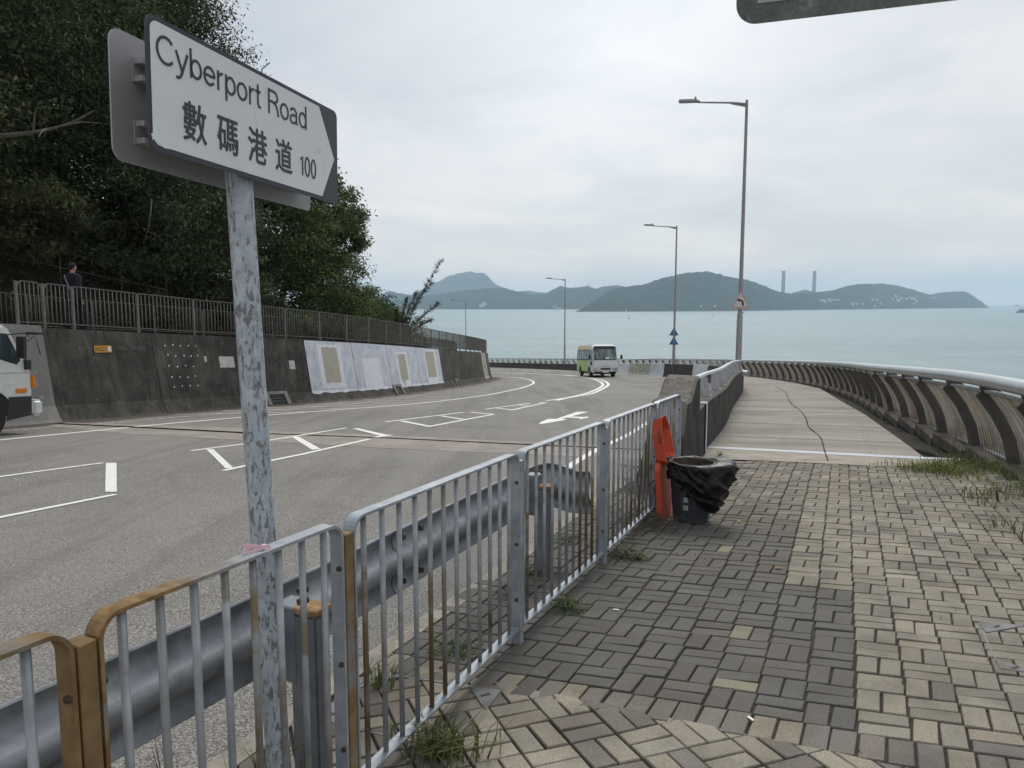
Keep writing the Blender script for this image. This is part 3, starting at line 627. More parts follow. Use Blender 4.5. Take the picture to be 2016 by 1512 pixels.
# ------------------------------------------------------------------ footpath railing
def rail_panel_mesh(L, slope, ht, hb, r=.07, w=.045, th=.012):
    def Z(x, h): return (x, 0, h + slope * x)
    pts = []
    for cx, cy, a0 in ((L - r, ht - r, 90), (L - r, hb + .012, 0), (.012, hb + .012, 270), (r, ht - r, 180)):
        rr = r if cy > ht / 2 else .012
        for k in range(6 if rr == r else 2):
            a = R(a0 - 90 * k / (5 if rr == r else 1)); pts.append(Z(cx + rr * math.cos(a), cy + rr * math.sin(a)))
    mb = MB(); mb.sweep(pts, [(-w / 2, -th / 2), (w / 2, -th / 2), (w / 2, th / 2), (-w / 2, th / 2)], up=(0, 0, 1), closed=True)
    return mb
def sweep_frame(pts, w, th):
    """closed loop lying in the local xz plane, flat bar w wide across the plane"""
    mb = MB(); n = len(pts); P = [Vector(p) for p in pts]; vs = []
    for i in range(n):
        t = (P[(i + 1) % n] - P[i - 1]).normalized(); nn = Vector((-t.z, 0, t.x))
        vs += [P[i] + Vector((0, a * w / 2, 0)) + nn * (b * th / 2) for a, b in ((-1, -1), (1, -1), (1, 1), (-1, 1))]
    fs = [(i * 4 + k, i * 4 + (k + 1) % 4, ((i + 1) % n) * 4 + (k + 1) % 4, ((i + 1) % n) * 4 + k) for i in range(n) for k in range(4)]
    return mb.add(vs, fs)
def frame_pts(L, slope, ht, hb, r):
    pts = []
    for cx, cz, a0, rr in ((L - r, ht - r, 90, r), (L - .01, hb + .01, 0, .01), (.01, hb + .01, 270, .01), (r, ht - r, 180, r)):
        for k in range(7 if rr > .02 else 2):
            a = R(a0 - 90 * k / (6 if rr > .02 else 1)); x = cx + rr * math.cos(a); pts.append((x, 0, cz + rr * math.sin(a) + slope * x))
    return pts
def build_near_railing():
    root = thing('footpath_railing', 'grey galvanised railing with upright round bars between the brick footpath and the road', 'railing', (0.03, 3.79, gz(3.79)))
    org = root.location
    P = [(-1.66, -.22), (-1.29, .68), (-.932, 1.539), (-.562, 2.414), (.03, 3.83), (.65, 5.20), (1.28, 6.62), (1.72, 7.62)]
    nb = [8, 7, 8, 12, 11, 11, 8]; ht, hb = 1.03, .085
    barm = MB().tube([(0, 0, 0), (0, 0, ht - hb - .012)], .0105, 8).build('bar', M['galv_bar'], root, 'all'); barmesh = barm.data
    barm2 = MB().tube([(0, 0, 0), (0, 0, ht - hb - .012)], .0105, 8).build('bar', M['galv_rust'], root, 'all'); first = [barm, barm2]; used = set()
    for i, (a, b) in enumerate(zip(P, P[1:])):
        A = Vector((a[0], a[1], gz(a[1]))); B = Vector((b[0], b[1], gz(b[1]))); d = (B - A).to_2d(); L = d.length; d.normalize(); slope = (B.z - A.z) / L
        Mx = frame(A - org, (d.x, d.y, 0), (-d.y, d.x, 0), (0, 0, 1))
        g = .034; mb = sweep_frame(frame_pts(L - 2 * g, slope, ht, hb, .055), .048, .010)
        fr = mb.build('panel_frame', M['rust_side'] if i == 1 else M['rail_with_rust'] if i == 2 else M['galv'], root); fr.matrix_basis = Mx @ T(g, 0, slope * g)
        for k in range(nb[i]):
            x = L * (k + 1) / (nb[i] + 1)
            m = 1 if rnd.random() < .25 else 0
            if m in used: o = bpy.data.objects.new('bar', first[m].data); COL.objects.link(o); o.parent = root
            else: o = first[m]; used.add(m)
            o.matrix_basis = Mx @ T(x, 0, hb + .006 + slope * x)
        # posts between the panels: hollow section, bolts through the stiles
        for end in ((0, 1) if i == len(P) - 2 else (0,)):
            pb = MB(); pb.box((0, 0, ht / 2 - .03), (.044, .052, ht - .02)); post = pb.build('post', [M['rust_side'] if i in (2, 3) else M['galv']], root, bevel=.003)
            post.matrix_basis = Mx @ T(L * end, 0, slope * L * end)
            for h in (.25, .55, .88):
                for sx in (-1, 1): MB().tube([(sx * .030, -.012, h), (sx * .048, -.012, h)], .009, 6).build('bolt', M['bolt'], post)
    for k in (0, 1):
        if k not in used: bpy.data.objects.remove(first[k])
    return root
build_near_railing()

# ------------------------------------------------------------------ crash barrier (steel beam on posts)
def build_crash_barrier():
    root = thing('crash_barrier', 'galvanised steel crash barrier beam on posts along the kerb behind the railing', 'crash barrier', (-.8, 2.8, gz(2.8)))
    pts2 = [(-2.55, -1.2), (-1.95, .25), (-1.28, 1.77), (-.80, 2.83), (-.30, 4.08), (.05, 4.93), (.18, 5.22), (.28, 5.31), (.44, 5.29), (.56, 5.25)]
    pts = catmull([(x, y, gz(y) + .55 - (.05 if i >= 8 else 0)) for i, (x, y) in enumerate(pts2)], 6)
    # open W profile, bulge towards the footpath (+side = right-hand)
    prof = [(-.022, .158), (-.018, .152), (-.038, .120), (-.040, .095), (-.028, .068), (.010, .042), (.026, .018), (.026, -.018), (.010, -.042), (-.028, -.068), (-.040, -.095), (-.038, -.120), (-.018, -.152), (-.022, -.158)]
    sec = prof + [(a - .006, b) for a, b in reversed(prof)]
    b = MB(); b.sweep(pts, sec); bo_ = b.build('beam', M['beam_steel'], root, True, root.location)
    for k in (9, 21):                                             # lapped joints with bolts
        c = pts[k]; d = (pts[k + 1] - pts[k - 1]).normalized(); n = Vector((d.y, -d.x, 0)).normalized(); lp = MB(); lp.sweep([c - d * .006, c + d * .30], [(a + .007, z) for a, z in prof] + [(a + .002, z) for a, z in reversed(prof)]); lp.build('lap_plate', M['beam_steel'], bo_, True, root.location)
        for o in (.06, .24):
            for z in (.11, -.11): q = c + d * o + Vector((0, 0, z)) - n * .03; MB().tube([q, q + n * .03], .013, 6).build('bolt', M['bolt'], bo_, org=root.location)
    for j, (x, y) in enumerate(((-1.62, .75), (-.72, 2.55), (.22, 4.98))):
        d = Vector((.38, .925, 0)); ang = math.atan2(d.y, d.x)
        Mz = Matrix.Rotation(ang, 3, 'Z'); pb = MB(); h = .665 if j == 1 else .60
        pb.box((x, y, gz(y) + h / 2 - .05), (.085, .115, h + .1), Mz); post = pb.build('post', M['post_grey'], root, org=root.location, bevel=.008, seg=2)
        MB().box((x, y, gz(y) + h + .012), (.095, .125, .022), Mz).build('cap', M['rusty_cap'], post, org=root.location, bevel=.004)
        nrm = Vector((d.y, -d.x, 0)); c = Vector((x, y, gz(y)))
        for hh, o in ((.50, .046), (.72, -.06), (.76, -.06)): MB().tube([c + d * o + Vector((0, 0, hh)), c + d * (o + .035) + nrm * .015 + Vector((0, 0, hh))], .012, 6).build('bolt', M['bolt'], post, org=root.location)
        MB().box(c - nrm * .075 + Vector((0, 0, .55)), (.1, .09, .28), Mz).build('spacer_block', M['post_grey'], root, org=root.location, bevel=.006)
build_crash_barrier()

# ------------------------------------------------------------------ street-name sign
def arc(cx, cy, rx, ry, a0, a1, n=14): return [(cx + rx * math.cos(R(a0 + (a1 - a0) * k / n)), cy + ry * math.sin(R(a0 + (a1 - a0) * k / n))) for k in range(n + 1)]
GLYPH = {  # centre-line strokes, cap height 1
 'C': (.74, [arc(.40, .5, .32, .43, 42, 318, 22)]), 'y': (.52, [[(.04, .70), (.27, .04)], [(.49, .70), (.25, -.02), (.20, -.13), (.13, -.19), (.03, -.19)]]),
 'b': (.58, [[(.10, 0), (.10, 1)], arc(.31, .35, .20, .30, 0, 360, 24)]), 'e': (.57, [arc(.29, .35, .22, .30, 0, 322, 22) , [(.08, .36), (.51, .36)]]),
 'r': (.36, [[(.10, 0), (.10, .70)], arc(.32, .40, .22, .245, 180, 92, 8)]), 'p': (.58, [[(.10, -.25), (.10, .70)], arc(.31, .35, .20, .30, 0, 360, 24)]),
 'o': (.57, [arc(.28, .35, .215, .30, 0, 360, 24)]), 't': (.32, [[(.15, .92), (.15, .16), (.18, .08), (.29, .055)], [(.02, .645), (.29, .645)]]),
 'R': (.72, [[(.12, 0), (.12, 1)], [(.12, .945), (.40, .945)] + arc(.40, .73, .20, .215, 90, -90, 12) + [(.12, .515)], [(.36, .515), (.50, .45), (.58, .30), (.64, 0)]]),
 'a': (.55, [arc(.25, .50, .17, .155, 170, 60, 8) + [(.43, .52), (.43, .10), (.50, .05)], [(.43, .40), (.22, .37)] + arc(.215, .205, .15, .165, 90, 270, 10) + [(.34, .07), (.43, .18)]]),
 'd': (.58, [[(.48, 0), (.48, 1)], arc(.27, .35, .20, .30, 0, 360, 24)]), ' ': (.30, []),
 '1': (.40, [[(.06, .74), (.24, .90), (.24, 0)]]), '0': (.58, [arc(.28, .48, .20, .44, 0, 360, 26)]), '2': (.58, [arc(.27, .68, .20, .23, 165, -30, 14) + [(.08, .06)], [(.05, .055), (.50, .055)]]),
 'H': (.66, [[(.10, 0), (.10, .95)], [(.52, 0), (.52, .95)], [(.10, .5), (.52, .5)]])}
def stroke_text(mb, text, x0, y0, cap, width, Mx, w=.13, t=.0012, slack=1.0):
    tot = sum(GLYPH[c][0] for c in text); sx = width / tot; x = x0
    for ch in text:
        adv, st = GLYPH[ch]
        for s in st:
            P = [Vector((x + px * sx, y0 + py * cap)) for px, py in s]; closed = (P[0] - P[-1]).length < 1e-6; hw = w * cap / 2
            if closed: P = P[:-1]
            n = len(P); L, Rr = [], []
            for i in range(n):
                a = P[(i - 1) % n] if (closed or i) else P[i]; b = P[(i + 1) % n] if (closed or i < n - 1) else P[i]
                d = (b - a).normalized(); nn = Vector((-d.y, d.x)) * hw; L.append(P[i] + nn); Rr.append(P[i] - nn)
            for i in range(n if closed else n - 1):
                j = (i + 1) % n; mb.prism([Rr[i], Rr[j], L[j], L[i]], t, Mx)
        x += adv * sx
def cjk(text, size, mat, name, parent, Mx, bold=.012, spacing=None, vertical=False):
    """Chinese writing from Blender's own built-in font, as meshes; one mesh per line"""
    obs = []
    for i, ch in enumerate(text):
        cu = bpy.data.curves.new('writing', 'FONT'); cu.body = ch; cu.size = size; cu.extrude = .0006; cu.align_x = 'CENTER'
        ob = bpy.data.objects.new('writing', cu); COL.objects.link(ob); bpy.context.view_layer.update()
        me = bpy.data.meshes.new_from_object(ob.evaluated_get(bpy.context.evaluated_depsgraph_get())); bpy.data.objects.remove(ob)
        step = (spacing or size) * i; me.transform(T(0, -step, 0) if vertical else T(step, 0, 0)); obs.append(me)
    bm = bmesh.new()
    for me in obs: bm.from_mesh(me); bpy.data.meshes.remove(me)
    src = bm.copy(); d = bold * size                       # heavier strokes: copies shifted sideways, each a little further out
    for k, (dx, dy) in enumerate(((d, 0), (-d, 0), (0, d), (0, -d), (d * .7, d * .7), (-d * .7, -d * .7), (d * .7, -d * .7), (-d * .7, d * .7))):
        q = src.copy(); bmesh.ops.translate(q, verts=q.verts[:], vec=(dx, dy, .00006 * (k + 1))); tmp = bpy.data.meshes.new('t'); q.to_mesh(tmp); q.free(); bm.from_mesh(tmp); bpy.data.meshes.remove(tmp)
    src.free(); me = bpy.data.meshes.new(name); bm.to_mesh(me); bm.free(); me.materials.clear(); o = link(name, me, parent, [mat]); o.matrix_basis = Mx; return o
def rrect(x0, y0, x1, y1, r, n=5):
    rs = r if isinstance(r, tuple) else (r,) * 4; out = []     # corners: bl, br, tr, tl
    for (cx, cy, a0), rr in zip(((x0, y0, 180), (x1, y0, 270), (x1, y1, 0), (x0, y1, 90)), rs):
        sx = cx + (rr if cx == x0 else -rr); sy = cy + (rr if cy == y0 else -rr); out += arc(sx, sy, rr, rr, a0, a0 + 90, n)
    return out
def build_street_sign():
    h = R(16.4); ax = Vector((math.sin(h), math.cos(h), -.026)).normalized(); up = Vector((.026 * math.sin(h) * 1.0, .026 * math.cos(h), 1)).normalized(); nz = ax.cross(up).normalized(); up = nz.cross(ax)
    root = thing('street_name_sign', 'white street name sign with navy arrow end on a peeling grey pole, lettered Cyberport Road', 'street sign', (-.76, 2.29, gz(2.29)))
    top = Vector((-.815, 2.255, 2.335)); base = Vector((-.752, 2.30, gz(2.3) - .2)); o0 = root.location
    mb = MB(); n = 24; pts = [base.lerp(top, k / n) for k in range(n + 1)]; mb.tube(pts, .0385, 28); mb.build('pole', M['peeling_paint'], root, True, o0)
    O = Vector((-.867, 1.835, 2.019)); F = frame(O - o0, ax, up, nz); Lx, Ly = .892, .318
    # plate with one bent corner
    MB().prism(rrect(0, 0, Lx, Ly, (.03, .012, .022, .03)), .004, F, z0=-.004).build('plate', M['sign_navy'], root)
    plate = root.children[-1]
    b = .0125; face = [(x, y) for x, y in rrect(b, b, .66, Ly - b, (.024, .0, .0, .024))]
    poly = arc(b + .024, b + .024, .024, .024, 180, 270, 5) + [(.786, b), (.868, Ly * .5 - .008), (.772, Ly - b)] + arc(b + .024, Ly - b - .024, .024, .024, 90, 180, 5)
    MB().prism(poly, .0008, F, z0=.0005).build('white_face', M['sign_white'], plate)
    tx = MB(); stroke_text(tx, 'Cyberport Road', .026, .209, .073, .672, F @ T(0, 0, .0018), .097); tx.build('lettering', M['sign_navy'], plate)
    cjk('數碼港道', .094, M['sign_navy'], 'lettering', plate, F @ T(.160, .058, .0022) @ Matrix.Diagonal((1, 1.13, 1, 1)), .0115, .1335)
    tx = MB(); stroke_text(tx, '100', .650, .060, .066, .100, F @ T(0, 0, .0018), .095); tx.build('lettering', M['sign_navy'], plate)
    sc = MB()
    for (x, y, w, hh, a) in ((.012, .03, .010, .016, 20), (.03, .022, .018, .004, -25), (.035, .052, .006, .010, 40), (.055, .012, .02, .003, 5), (.42, .19, .004, .07, 12), (.45, .11, .0035, .06, 25), (.468, .26, .003, .06, -8), (.80, .12, .0025, .05, 18)):
        a = R(a); c, s = math.cos(a), math.sin(a); sc.prism([(x + c * i * w / 2 - s * j * hh / 2, y + s * i * w / 2 + c * j * hh / 2) for i, j in ((-1, -1), (1, -.7), (.8, 1), (-.9, .8))], .0004, F, z0=.0014)
    sc.build('scrape', M['scrape'], plate)
    st = MB()
    for k, x in enumerate((.742, .757, .772)): st.prism([(x, .142 + .004 * k), (x + .009, .146 + .004 * k), (x + .009, .166 + .004 * k), (x, .162 + .004 * k)], .0005, F, z0=.0014)
    st.build('sticker_remains', M['scrape'], plate)
    # second plate facing the road, seen from behind
    Fb = frame(O - o0 - nz * .155 + ax * .045, ax, up, nz)
    bp = MB().prism(rrect(0, -.008, .915, Ly, (.035, .02, .03, .035)), .004, Fb); bp.build('back_plate', M['sign_grey'], root)
    for y in (.075, .232):
        ch = MB()
        for dy in (-.022, .022): ch.prism([(.075, y + dy - .007), (.83, y + dy - .007), (.83, y + dy + .007), (.075, y + dy + .007)], .030, Fb, z0=.004)
        ch.prism([(.07, y - .03), (.84, y - .03), (.84, y + .03), (.07, y + .03)], .004, Fb, z0=.0042); ch.build('mounting_channel', M['sign_grey'], root)
        fc = MB()
        for dy in (-.02, .02): fc.prism([(.09, y + dy - .006), (.80, y + dy - .006), (.80, y + dy + .006), (.09, y + dy + .006)], .028, F, z0=-.033)
        fc.prism([(.085, y - .026), (.81, y - .026), (.81, y + .026), (.085, y + .026)], .003, F, z0=-.0075); fc.build('mounting_channel', M['sign_grey'], root)
        ang = MB(); c = base.lerp(top, (O.z + y + .0 - base.z) / (top.z - base.z)); ang.tube([c - o0 - Vector((0, 0, .013)), c - o0 + Vector((0, 0, .013))], .043, 24); ang.build('pole_clamp', M['sign_grey'], root, True)
    # blue cable tie end sticking up
    e = MB(); p = O + ax * .475 + up * (Ly - .01) - nz * .02
    e.tube([p - up * .03, p + up * .03 + ax * .012, p + up * .062 + ax * .052], .0024, 6); c = e.build('cable_tie', M['cable_blue'], None, True); tag(c, 'thin blue cable tie end sticking up from the top edge of the street sign', 'cable tie')
build_street_sign()

# ribbon tied to the railing
def build_ribbon():
    mb = MB(); c = Vector((-.705, 2.06, gz(2.06) + 1.042)); K = .62
    def strip(P, w, tw=0):
        P = catmull([c + (q - c) * K for q in P], 6); w *= K
        for a, b in zip(P, P[1:]):
            u = Vector((.15, .2, 1)).normalized() * w / 2; mb.add([a - u, b - u, b + u, a + u], [(0, 1, 2, 3)]); 
    d = Vector((-.37, -.93, 0))
    sd = Vector((-.8, .3, 0))
    strip([c, c + d * .03 + sd * .02 + Vector((0, 0, .012)), c + d * .075 + sd * .035 + Vector((0, 0, .016)), c + d * .10 + sd * .03 + Vector((0, 0, .008)), c + d * .06 + sd * .02 + Vector((0, 0, -.004)), c], .014)
    strip([c, c + d * .04 + sd * .03 + Vector((0, 0, .02)), c + d * .09 + sd * .05 + Vector((0, 0, .03))], .012)
    strip([c, c - d * .02 + Vector((.01, 0, .0)), c - d * .028 + Vector((.014, 0, -.03))], .013)
    mb.box(c + Vector((0, 0, .003)), (.013, .013, .011)); mb.tube([c, c - d * .01 + Vector((0, 0, .03)), c - d * .02 + Vector((0, 0, .05))], .0012, 5)
    ring = [(.03 * math.cos(a), .0, .03 * math.sin(a)) for a in (0,)]
    o = mb.build('ribbon', M['pale_pink']); sol = o.modifiers.new('thick', 'SOLIDIFY'); sol.thickness = .0012; tag(o, 'pale pink ribbon bow tied round the top rail beside the peeling pole', 'ribbon')
build_ribbon()
# ------------------------------------------------------------------ retaining wall with flared foot
WPROF = [(0, -.25), (0, 0), (.06, .07), (.22, .38), (.52, 2.25)]      # (set back from the foot, height)
def W3(s, h, out=0.0):
    p, t, n = WALL.at(s); o = lerp([(b, a) for a, b in WPROF[1:]], h) if h > 0 else 0
    return Vector((p.x - n.x * (o - out), p.y - n.y * (o - out), zr(p.x, p.y) + h))
def build_wall():
    p0 = W3(26, 0); root = thing('retaining_wall', 'dark stained concrete retaining wall with flared foot and white painted panels along the road', 'wall', p0)
    secs = [(0, 8, 'd'), (8, 15.5, 'd'), (15.5, 20.6, 'd'), (20.6, 23.2, 'p'), (23.2, 26.5, 'd'), (26.5, 30.2, 'd'), (30.2, 33.05, 'd'), (33.05, 36.3, 'w'), (36.3, 39.8, 'w'), (39.8, 44.4, 'w'), (44.4, 49.4, 'w'),
            (49.4, 54.2, 'd'), (54.2, 59.4, 'd'), (59.4, 64.6, 'd'), (64.6, 67.4, 'c'), (67.4, 72, 'd'), (72, 79, 'd'), (79, 88, 'd'), (88, 100, 'd'), (100, WALL.len - .05, 'd')]
    lab = {'p': 'paler newer concrete wall section', 'w': 'lavender white painted wall section', 'c': 'cream painted wall section'}
    panels = {}
    for a, b, kind in secs:
        mb = MB(); prof = WPROF + [(.85, 2.25), (.85, -.25)]; N = max(1, int((b - a) / 1.2)); g = .012; proud = .05 if kind == 'p' else 0
        vs = []; fs = []; n = len(prof)
        for k in range(N + 1):
            s = a + g + (b - a - 2 * g) * k / N; p, t, nn = WALL.at(s); z = zr(p.x, p.y)
            vs += [(p.x - nn.x * (o - (proud if i < 5 else 0)), p.y - nn.y * (o - (proud if i < 5 else 0)), z + h + (.05 if kind == 'p' and h > 2 else 0)) for i, (o, h) in enumerate(prof)]
            if k: fs += [((k - 1) * n + i, (k - 1) * n + (i + 1) % n, k * n + (i + 1) % n, k * n + i) for i in range(n)]
        fs += [tuple(range(n)), tuple(N * n + i for i in range(n))]; mb.add(vs, fs)
        m = {'d': M['wall_dark'], 'p': M['wall_pale'], 'w': M['wall_dark'], 'c': M['wall_dark']}[kind]
        o = mb.build('wall_section', m, root, org=p0); panels[a] = o
        if kind in lab: o['label'] = lab[kind]
        if kind in 'wc':          # the painted coat stops above the flared foot
            cm = MB(); K = 26; lo = []; hi = []
            for k in range(K + 1):
                s = a + g + .003 + (b - a - 2 * g - .006) * k / K; hb = (.30 + .05 * noise.noise((s * 2.2, 5, 0)) + .02 * noise.noise((s * 11, 5, 0))) if kind == 'w' else (.18 + .16 * noise.noise((s * 5, 1, 0)))
                lo.append(W3(s, max(hb, .1), .004)); hi.append(W3(s, 2.235, .004))
            for k in range(K):
                if kind == 'c' and k in (8, 9, 17, 18): continue
                md0, md1 = W3(a + g + .003 + (b - a - 2 * g - .006) * k / K, .40, .004), W3(a + g + .003 + (b - a - 2 * g - .006) * (k + 1) / K, .40, .004)
                cm.add([lo[k], lo[k + 1], md1, md0], [(0, 1, 2, 3)]); cm.add([md0, md1, hi[k + 1], hi[k]], [(0, 1, 2, 3)])
            cm.build('paint_coat', M['wall_lavender'] if kind == 'w' else M['wall_cream'], o, org=p0)
    def patch(name, own, s0, s1, h0, h1, mat, out, rag=.05, notch=None, lean=.0):
        mb = MB(); P = []; K = 14
        edge = lambda u, k: rag * (noise.noise((u * 6.1, k * 7.7 + s0, 2)) + .5 * noise.noise((u * 17, k * 3.3 + s0, 4)))
        bot = [(s0 + (s1 - s0) * k / K, h0 + edge(k / K * 2, 1)) for k in range(K + 1)]; top = [(s0 - lean + (s1 - s0) * k / K, h1 + edge(k / K * 2, 2)) for k in range(K + 1)]
        for k in range(K):
            (a, b), (c, d), (e, f), (g_, i) = bot[k], bot[k + 1], top[k + 1], top[k]
            if notch and k >= notch[0]: b = d = notch[1]
            prev = None
            for q in range(5):
                u = q / 4; r = [W3(a + (g_ - a) * u, b + (i - b) * u, out), W3(c + (e - c) * u, d + (f - d) * u, out)]
                if prev: mb.add([prev[0], prev[1], r[1], r[0]], [(0, 1, 2, 3)])
                prev = r
        return mb.build(name, mat, own, org=p0)
    for own, s0, s1, h0, h1, notch in ((33.05, 34.05, 35.1, .68, 2.02, None), (39.8, 41.15, 42.3, .36, 1.85, (7, .55)), (44.4, 46.1, 48.0, .42, 2.06, None)):
        patch('white_border', panels[own], s0 - .3, s1 + .32, max(.4, h0 - .22) if own == 33.05 else .34, h1 + .1, M['patch_white'], .008, .03)
        patch('tan_patch', panels[own], s0, s1, h0, h1, M['patch_tan'], .012, .05, notch)
    patch('white_patch', panels[36.3], 37.0, 38.75, .36, 1.62, M['patch_white'], .008, .03)
    patch('notice', panels[26.5], 28.9, 29.5, 1.27, 1.62, M['notice'], .008, .015); patch('notice', panels[30.2], 32.05, 32.35, 1.2, 1.5, M['notice'], .008, .01); patch('notice', panels[26.5], 28.33, 28.42, 1.45, 1.62, M['notice'], .008, .01)
    dots = MB()
    for i in range(5):
        for j in range(5):
            c = 26.95 + i * .29 + rnd.gauss(0, .015) + .02 * j; hh = 1.92 - j * .30 + rnd.gauss(0, .015); r = .022 + .008 * rnd.random()
            dots.add([W3(c + r * math.cos(k * math.pi / 4), hh + r * math.sin(k * math.pi / 4), .007) for k in range(8)], [tuple(range(8))])
    dots.build('painted_dots', M['white_paint'], panels[26.5], org=p0)
    sm = MB()                                                     # pale smear beside the number plate
    for k in range(14): sm.add([W3(25.15 + 1.1 * k / 14, 1.76 + .05 * noise.noise((k, 1, 1)), .006), W3(25.15 + 1.1 * (k + 1) / 14, 1.76 + .05 * noise.noise((k + 1, 1, 1)), .006), W3(25.15 + 1.1 * (k + 1) / 14, 1.88 + .07 * noise.noise((k + 1, 3, 1)), .006), W3(25.15 + 1.1 * k / 14, 1.88 + .07 * noise.noise((k, 3, 1)), .006)], [(0, 1, 2, 3)])
    sm.build('paint_smear', concrete('smear', (.05, .047, .042), (.14, .135, .125), 4, .3), panels[23.2], org=p0)
    # drain openings in the flared foot
    for s, own in ((31.1, 30.2), (40.3, 39.8), (53.0, 49.4)):
        mb = MB(); fr = .06
        for s0, s1, h0, h1 in ((s - .55, s - .38, .03, .42), (s + .38, s + .55, .03, .42), (s - .55, s + .55, .36, .46)): mb.add([W3(a, b, o) for o in (.01, .05) for a, b in ((s0, h0), (s1, h0), (s1, h1), (s0, h1))], [(0, 1, 2, 3), (4, 5, 6, 7), (0, 1, 5, 4), (1, 2, 6, 5), (2, 3, 7, 6), (3, 0, 4, 7)])
        d = mb.build('drain_surround', M['wall_pale'], panels[own], org=p0)
        MB().add([W3(a, b, .012) for a, b in ((s - .38, .05), (s + .38, .05), (s + .38, .36), (s - .38, .36))], [(0, 1, 2, 3)]).build('drain_opening', M['black'], d, org=p0)
        gb = MB()
        for k in range(3): gb.bar(W3(s - .38, .12 + .09 * k, .03), W3(s + .38, .12 + .09 * k, .03), .03, .02)
        gb.build('drain_grate', M['rib'], d, org=p0)
    # yellow number plate
    a, b = W3(24.55, 1.66, .02), W3(25.12, 1.66, .02); up = (W3(24.55, 1.88, .02) - a).normalized(); x = (b - a).normalized(); n = x.cross(up).normalized()
    F = frame(a, x, up, n); pl = thing('number_plate', 'small yellow plate lettered H221 fixed to the dark wall', 'sign plate', mat=F); L = (b - a).length
    MB().prism(rrect(0, 0, L, .205, .02), .012, Matrix()).build('plate', M['black'], pl); MB().prism(rrect(.012, .012, L - .012, .193, .014), .001, T(0, 0, .0125)).build('yellow_face', M['amber_plate'], pl)
    tx = MB(); stroke_text(tx, 'H221', .045, .05, .11, .36, T(0, 0, .014), .15); tx.build('lettering', M['black'], pl); MB().prism([(.44, .035), (.54, .035), (.54, .17), (.44, .17)], .001, T(0, 0, .0145)).build('white_square', M['white_paint'], pl)
build_wall()

# ------------------------------------------------------------------ raised walkway, hillside
def deckpt(s, back, h=0.0):
    p, t, n = WALL.at(s); return Vector((p.x - n.x * (.52 + back), p.y - n.y * (.52 + back), zr(p.x, p.y) + 2.25 + h))
def build_walkway():
    V, F = [], []; ss = [k * 1.5 for k in range(int(WALL.len / 1.5))]
    for i, s in enumerate(ss):
        V += [deckpt(s, .30, -.08), deckpt(s, 1.5, -.07), deckpt(s, 2.9, -.06)]
        if i: b = 3 * i; F += [(b - 3, b - 2, b + 1, b), (b - 2, b - 1, b + 2, b + 1)]
    o = MB().add(V, F).build('walkway', concrete('walkway', (.08, .075, .066), (.16, .15, .135), 2, .3)); o['kind'] = 'structure'
build_walkway()
def hill_h(s, d):
    y = WALL.at(s)[0].y; a = max(0.0, 1 - max(0, y - 34) / 40.0)
    k = .92 if s < 28 else max(.5, .92 - (s - 28) * .03)
    return (d * k * a + .5 * noise.noise((s * .17, d * .25, 3)) * min(1, d / 2)) * (1 if d > 0 else 0)
def hillpt(s, d): v = deckpt(s, 2.9 + d, -.06); v.z += hill_h(s, d) ; return v
def build_hillside():
    V, F = [], []; ss = [k * 1.0 for k in range(int(WALL.len - 6))]; ds = [0, .3, .6, 1, 1.5, 2, 2.6, 3.3, 4, 5, 6, 7.5, 9, 11, 13, 16, 20, 25, 30]
    for i, s in enumerate(ss):
        for d in ds:
            p = hillpt(s, d); V.append(p + Vector((.0, .0, .10 * noise.noise(p * 1.3) + .05 * noise.noise(p * 3.7)) if d > .2 else (0, 0, 0)))
        if i: n = len(ds); F += [((i - 1) * n + k, (i - 1) * n + k + 1, i * n + k + 1, i * n + k) for k in range(n - 1)]
    o = MB().add(V, F).build('hillside', M['hill_soil'], smooth='all'); o['kind'] = 'structure'
    # low edging wall at the back of the walkway
build_hillside()
def build_coast():
    V, F = [], []; ds = [(.2, -.22), (.7, -.1), (1.4, .05), (2.2, -.25), (4, -1.6), (8, -5.0), (18, -13), (40, -28), (52, -34)]; ss = [k * 2.5 for k in range(int(FENCE.len / 2.5) + 1)]
    for i, s_ in enumerate(ss):
        p, t, n = FENCE.at(s_)
        for d, h in ds: q = Vector((p.x + n.x * d, p.y + n.y * d, max(SEA_Z - 1.5, gz(p.y) + h))); q.z += .15 * noise.noise(q * .8) if .5 < d < 40 else 0; V.append(q)
        if i: m = len(ds); F += [((i - 1) * m + k, i * m + k, i * m + k + 1, (i - 1) * m + k + 1) for k in range(m - 1)]
    o = MB().add(V, F).build('coast_slope', M['hill_soil'], smooth='all'); o['kind'] = 'structure'
    rng = np.random.default_rng(31); P = []
    for k in range(15000):
        s_ = rng.uniform(3, 62); p, t, n = FENCE.at(s_); d = rng.uniform(.55, 3.2); top = .62 - .10 * abs(d - 1.2); h = rng.uniform(-.25, 1) * top; P.append((p.x + n.x * d, p.y + n.y * d, gz(p.y) + h - .3 * max(0, d - 1.6)))
    P = np.array(P); o = quads('scrub', leaf_quads(rng, P, np.tile([-.3, -.3, .6], (len(P), 1)), .15, .06, .5, 1.0), M['leaf_dark']); o['kind'] = 'stuff'
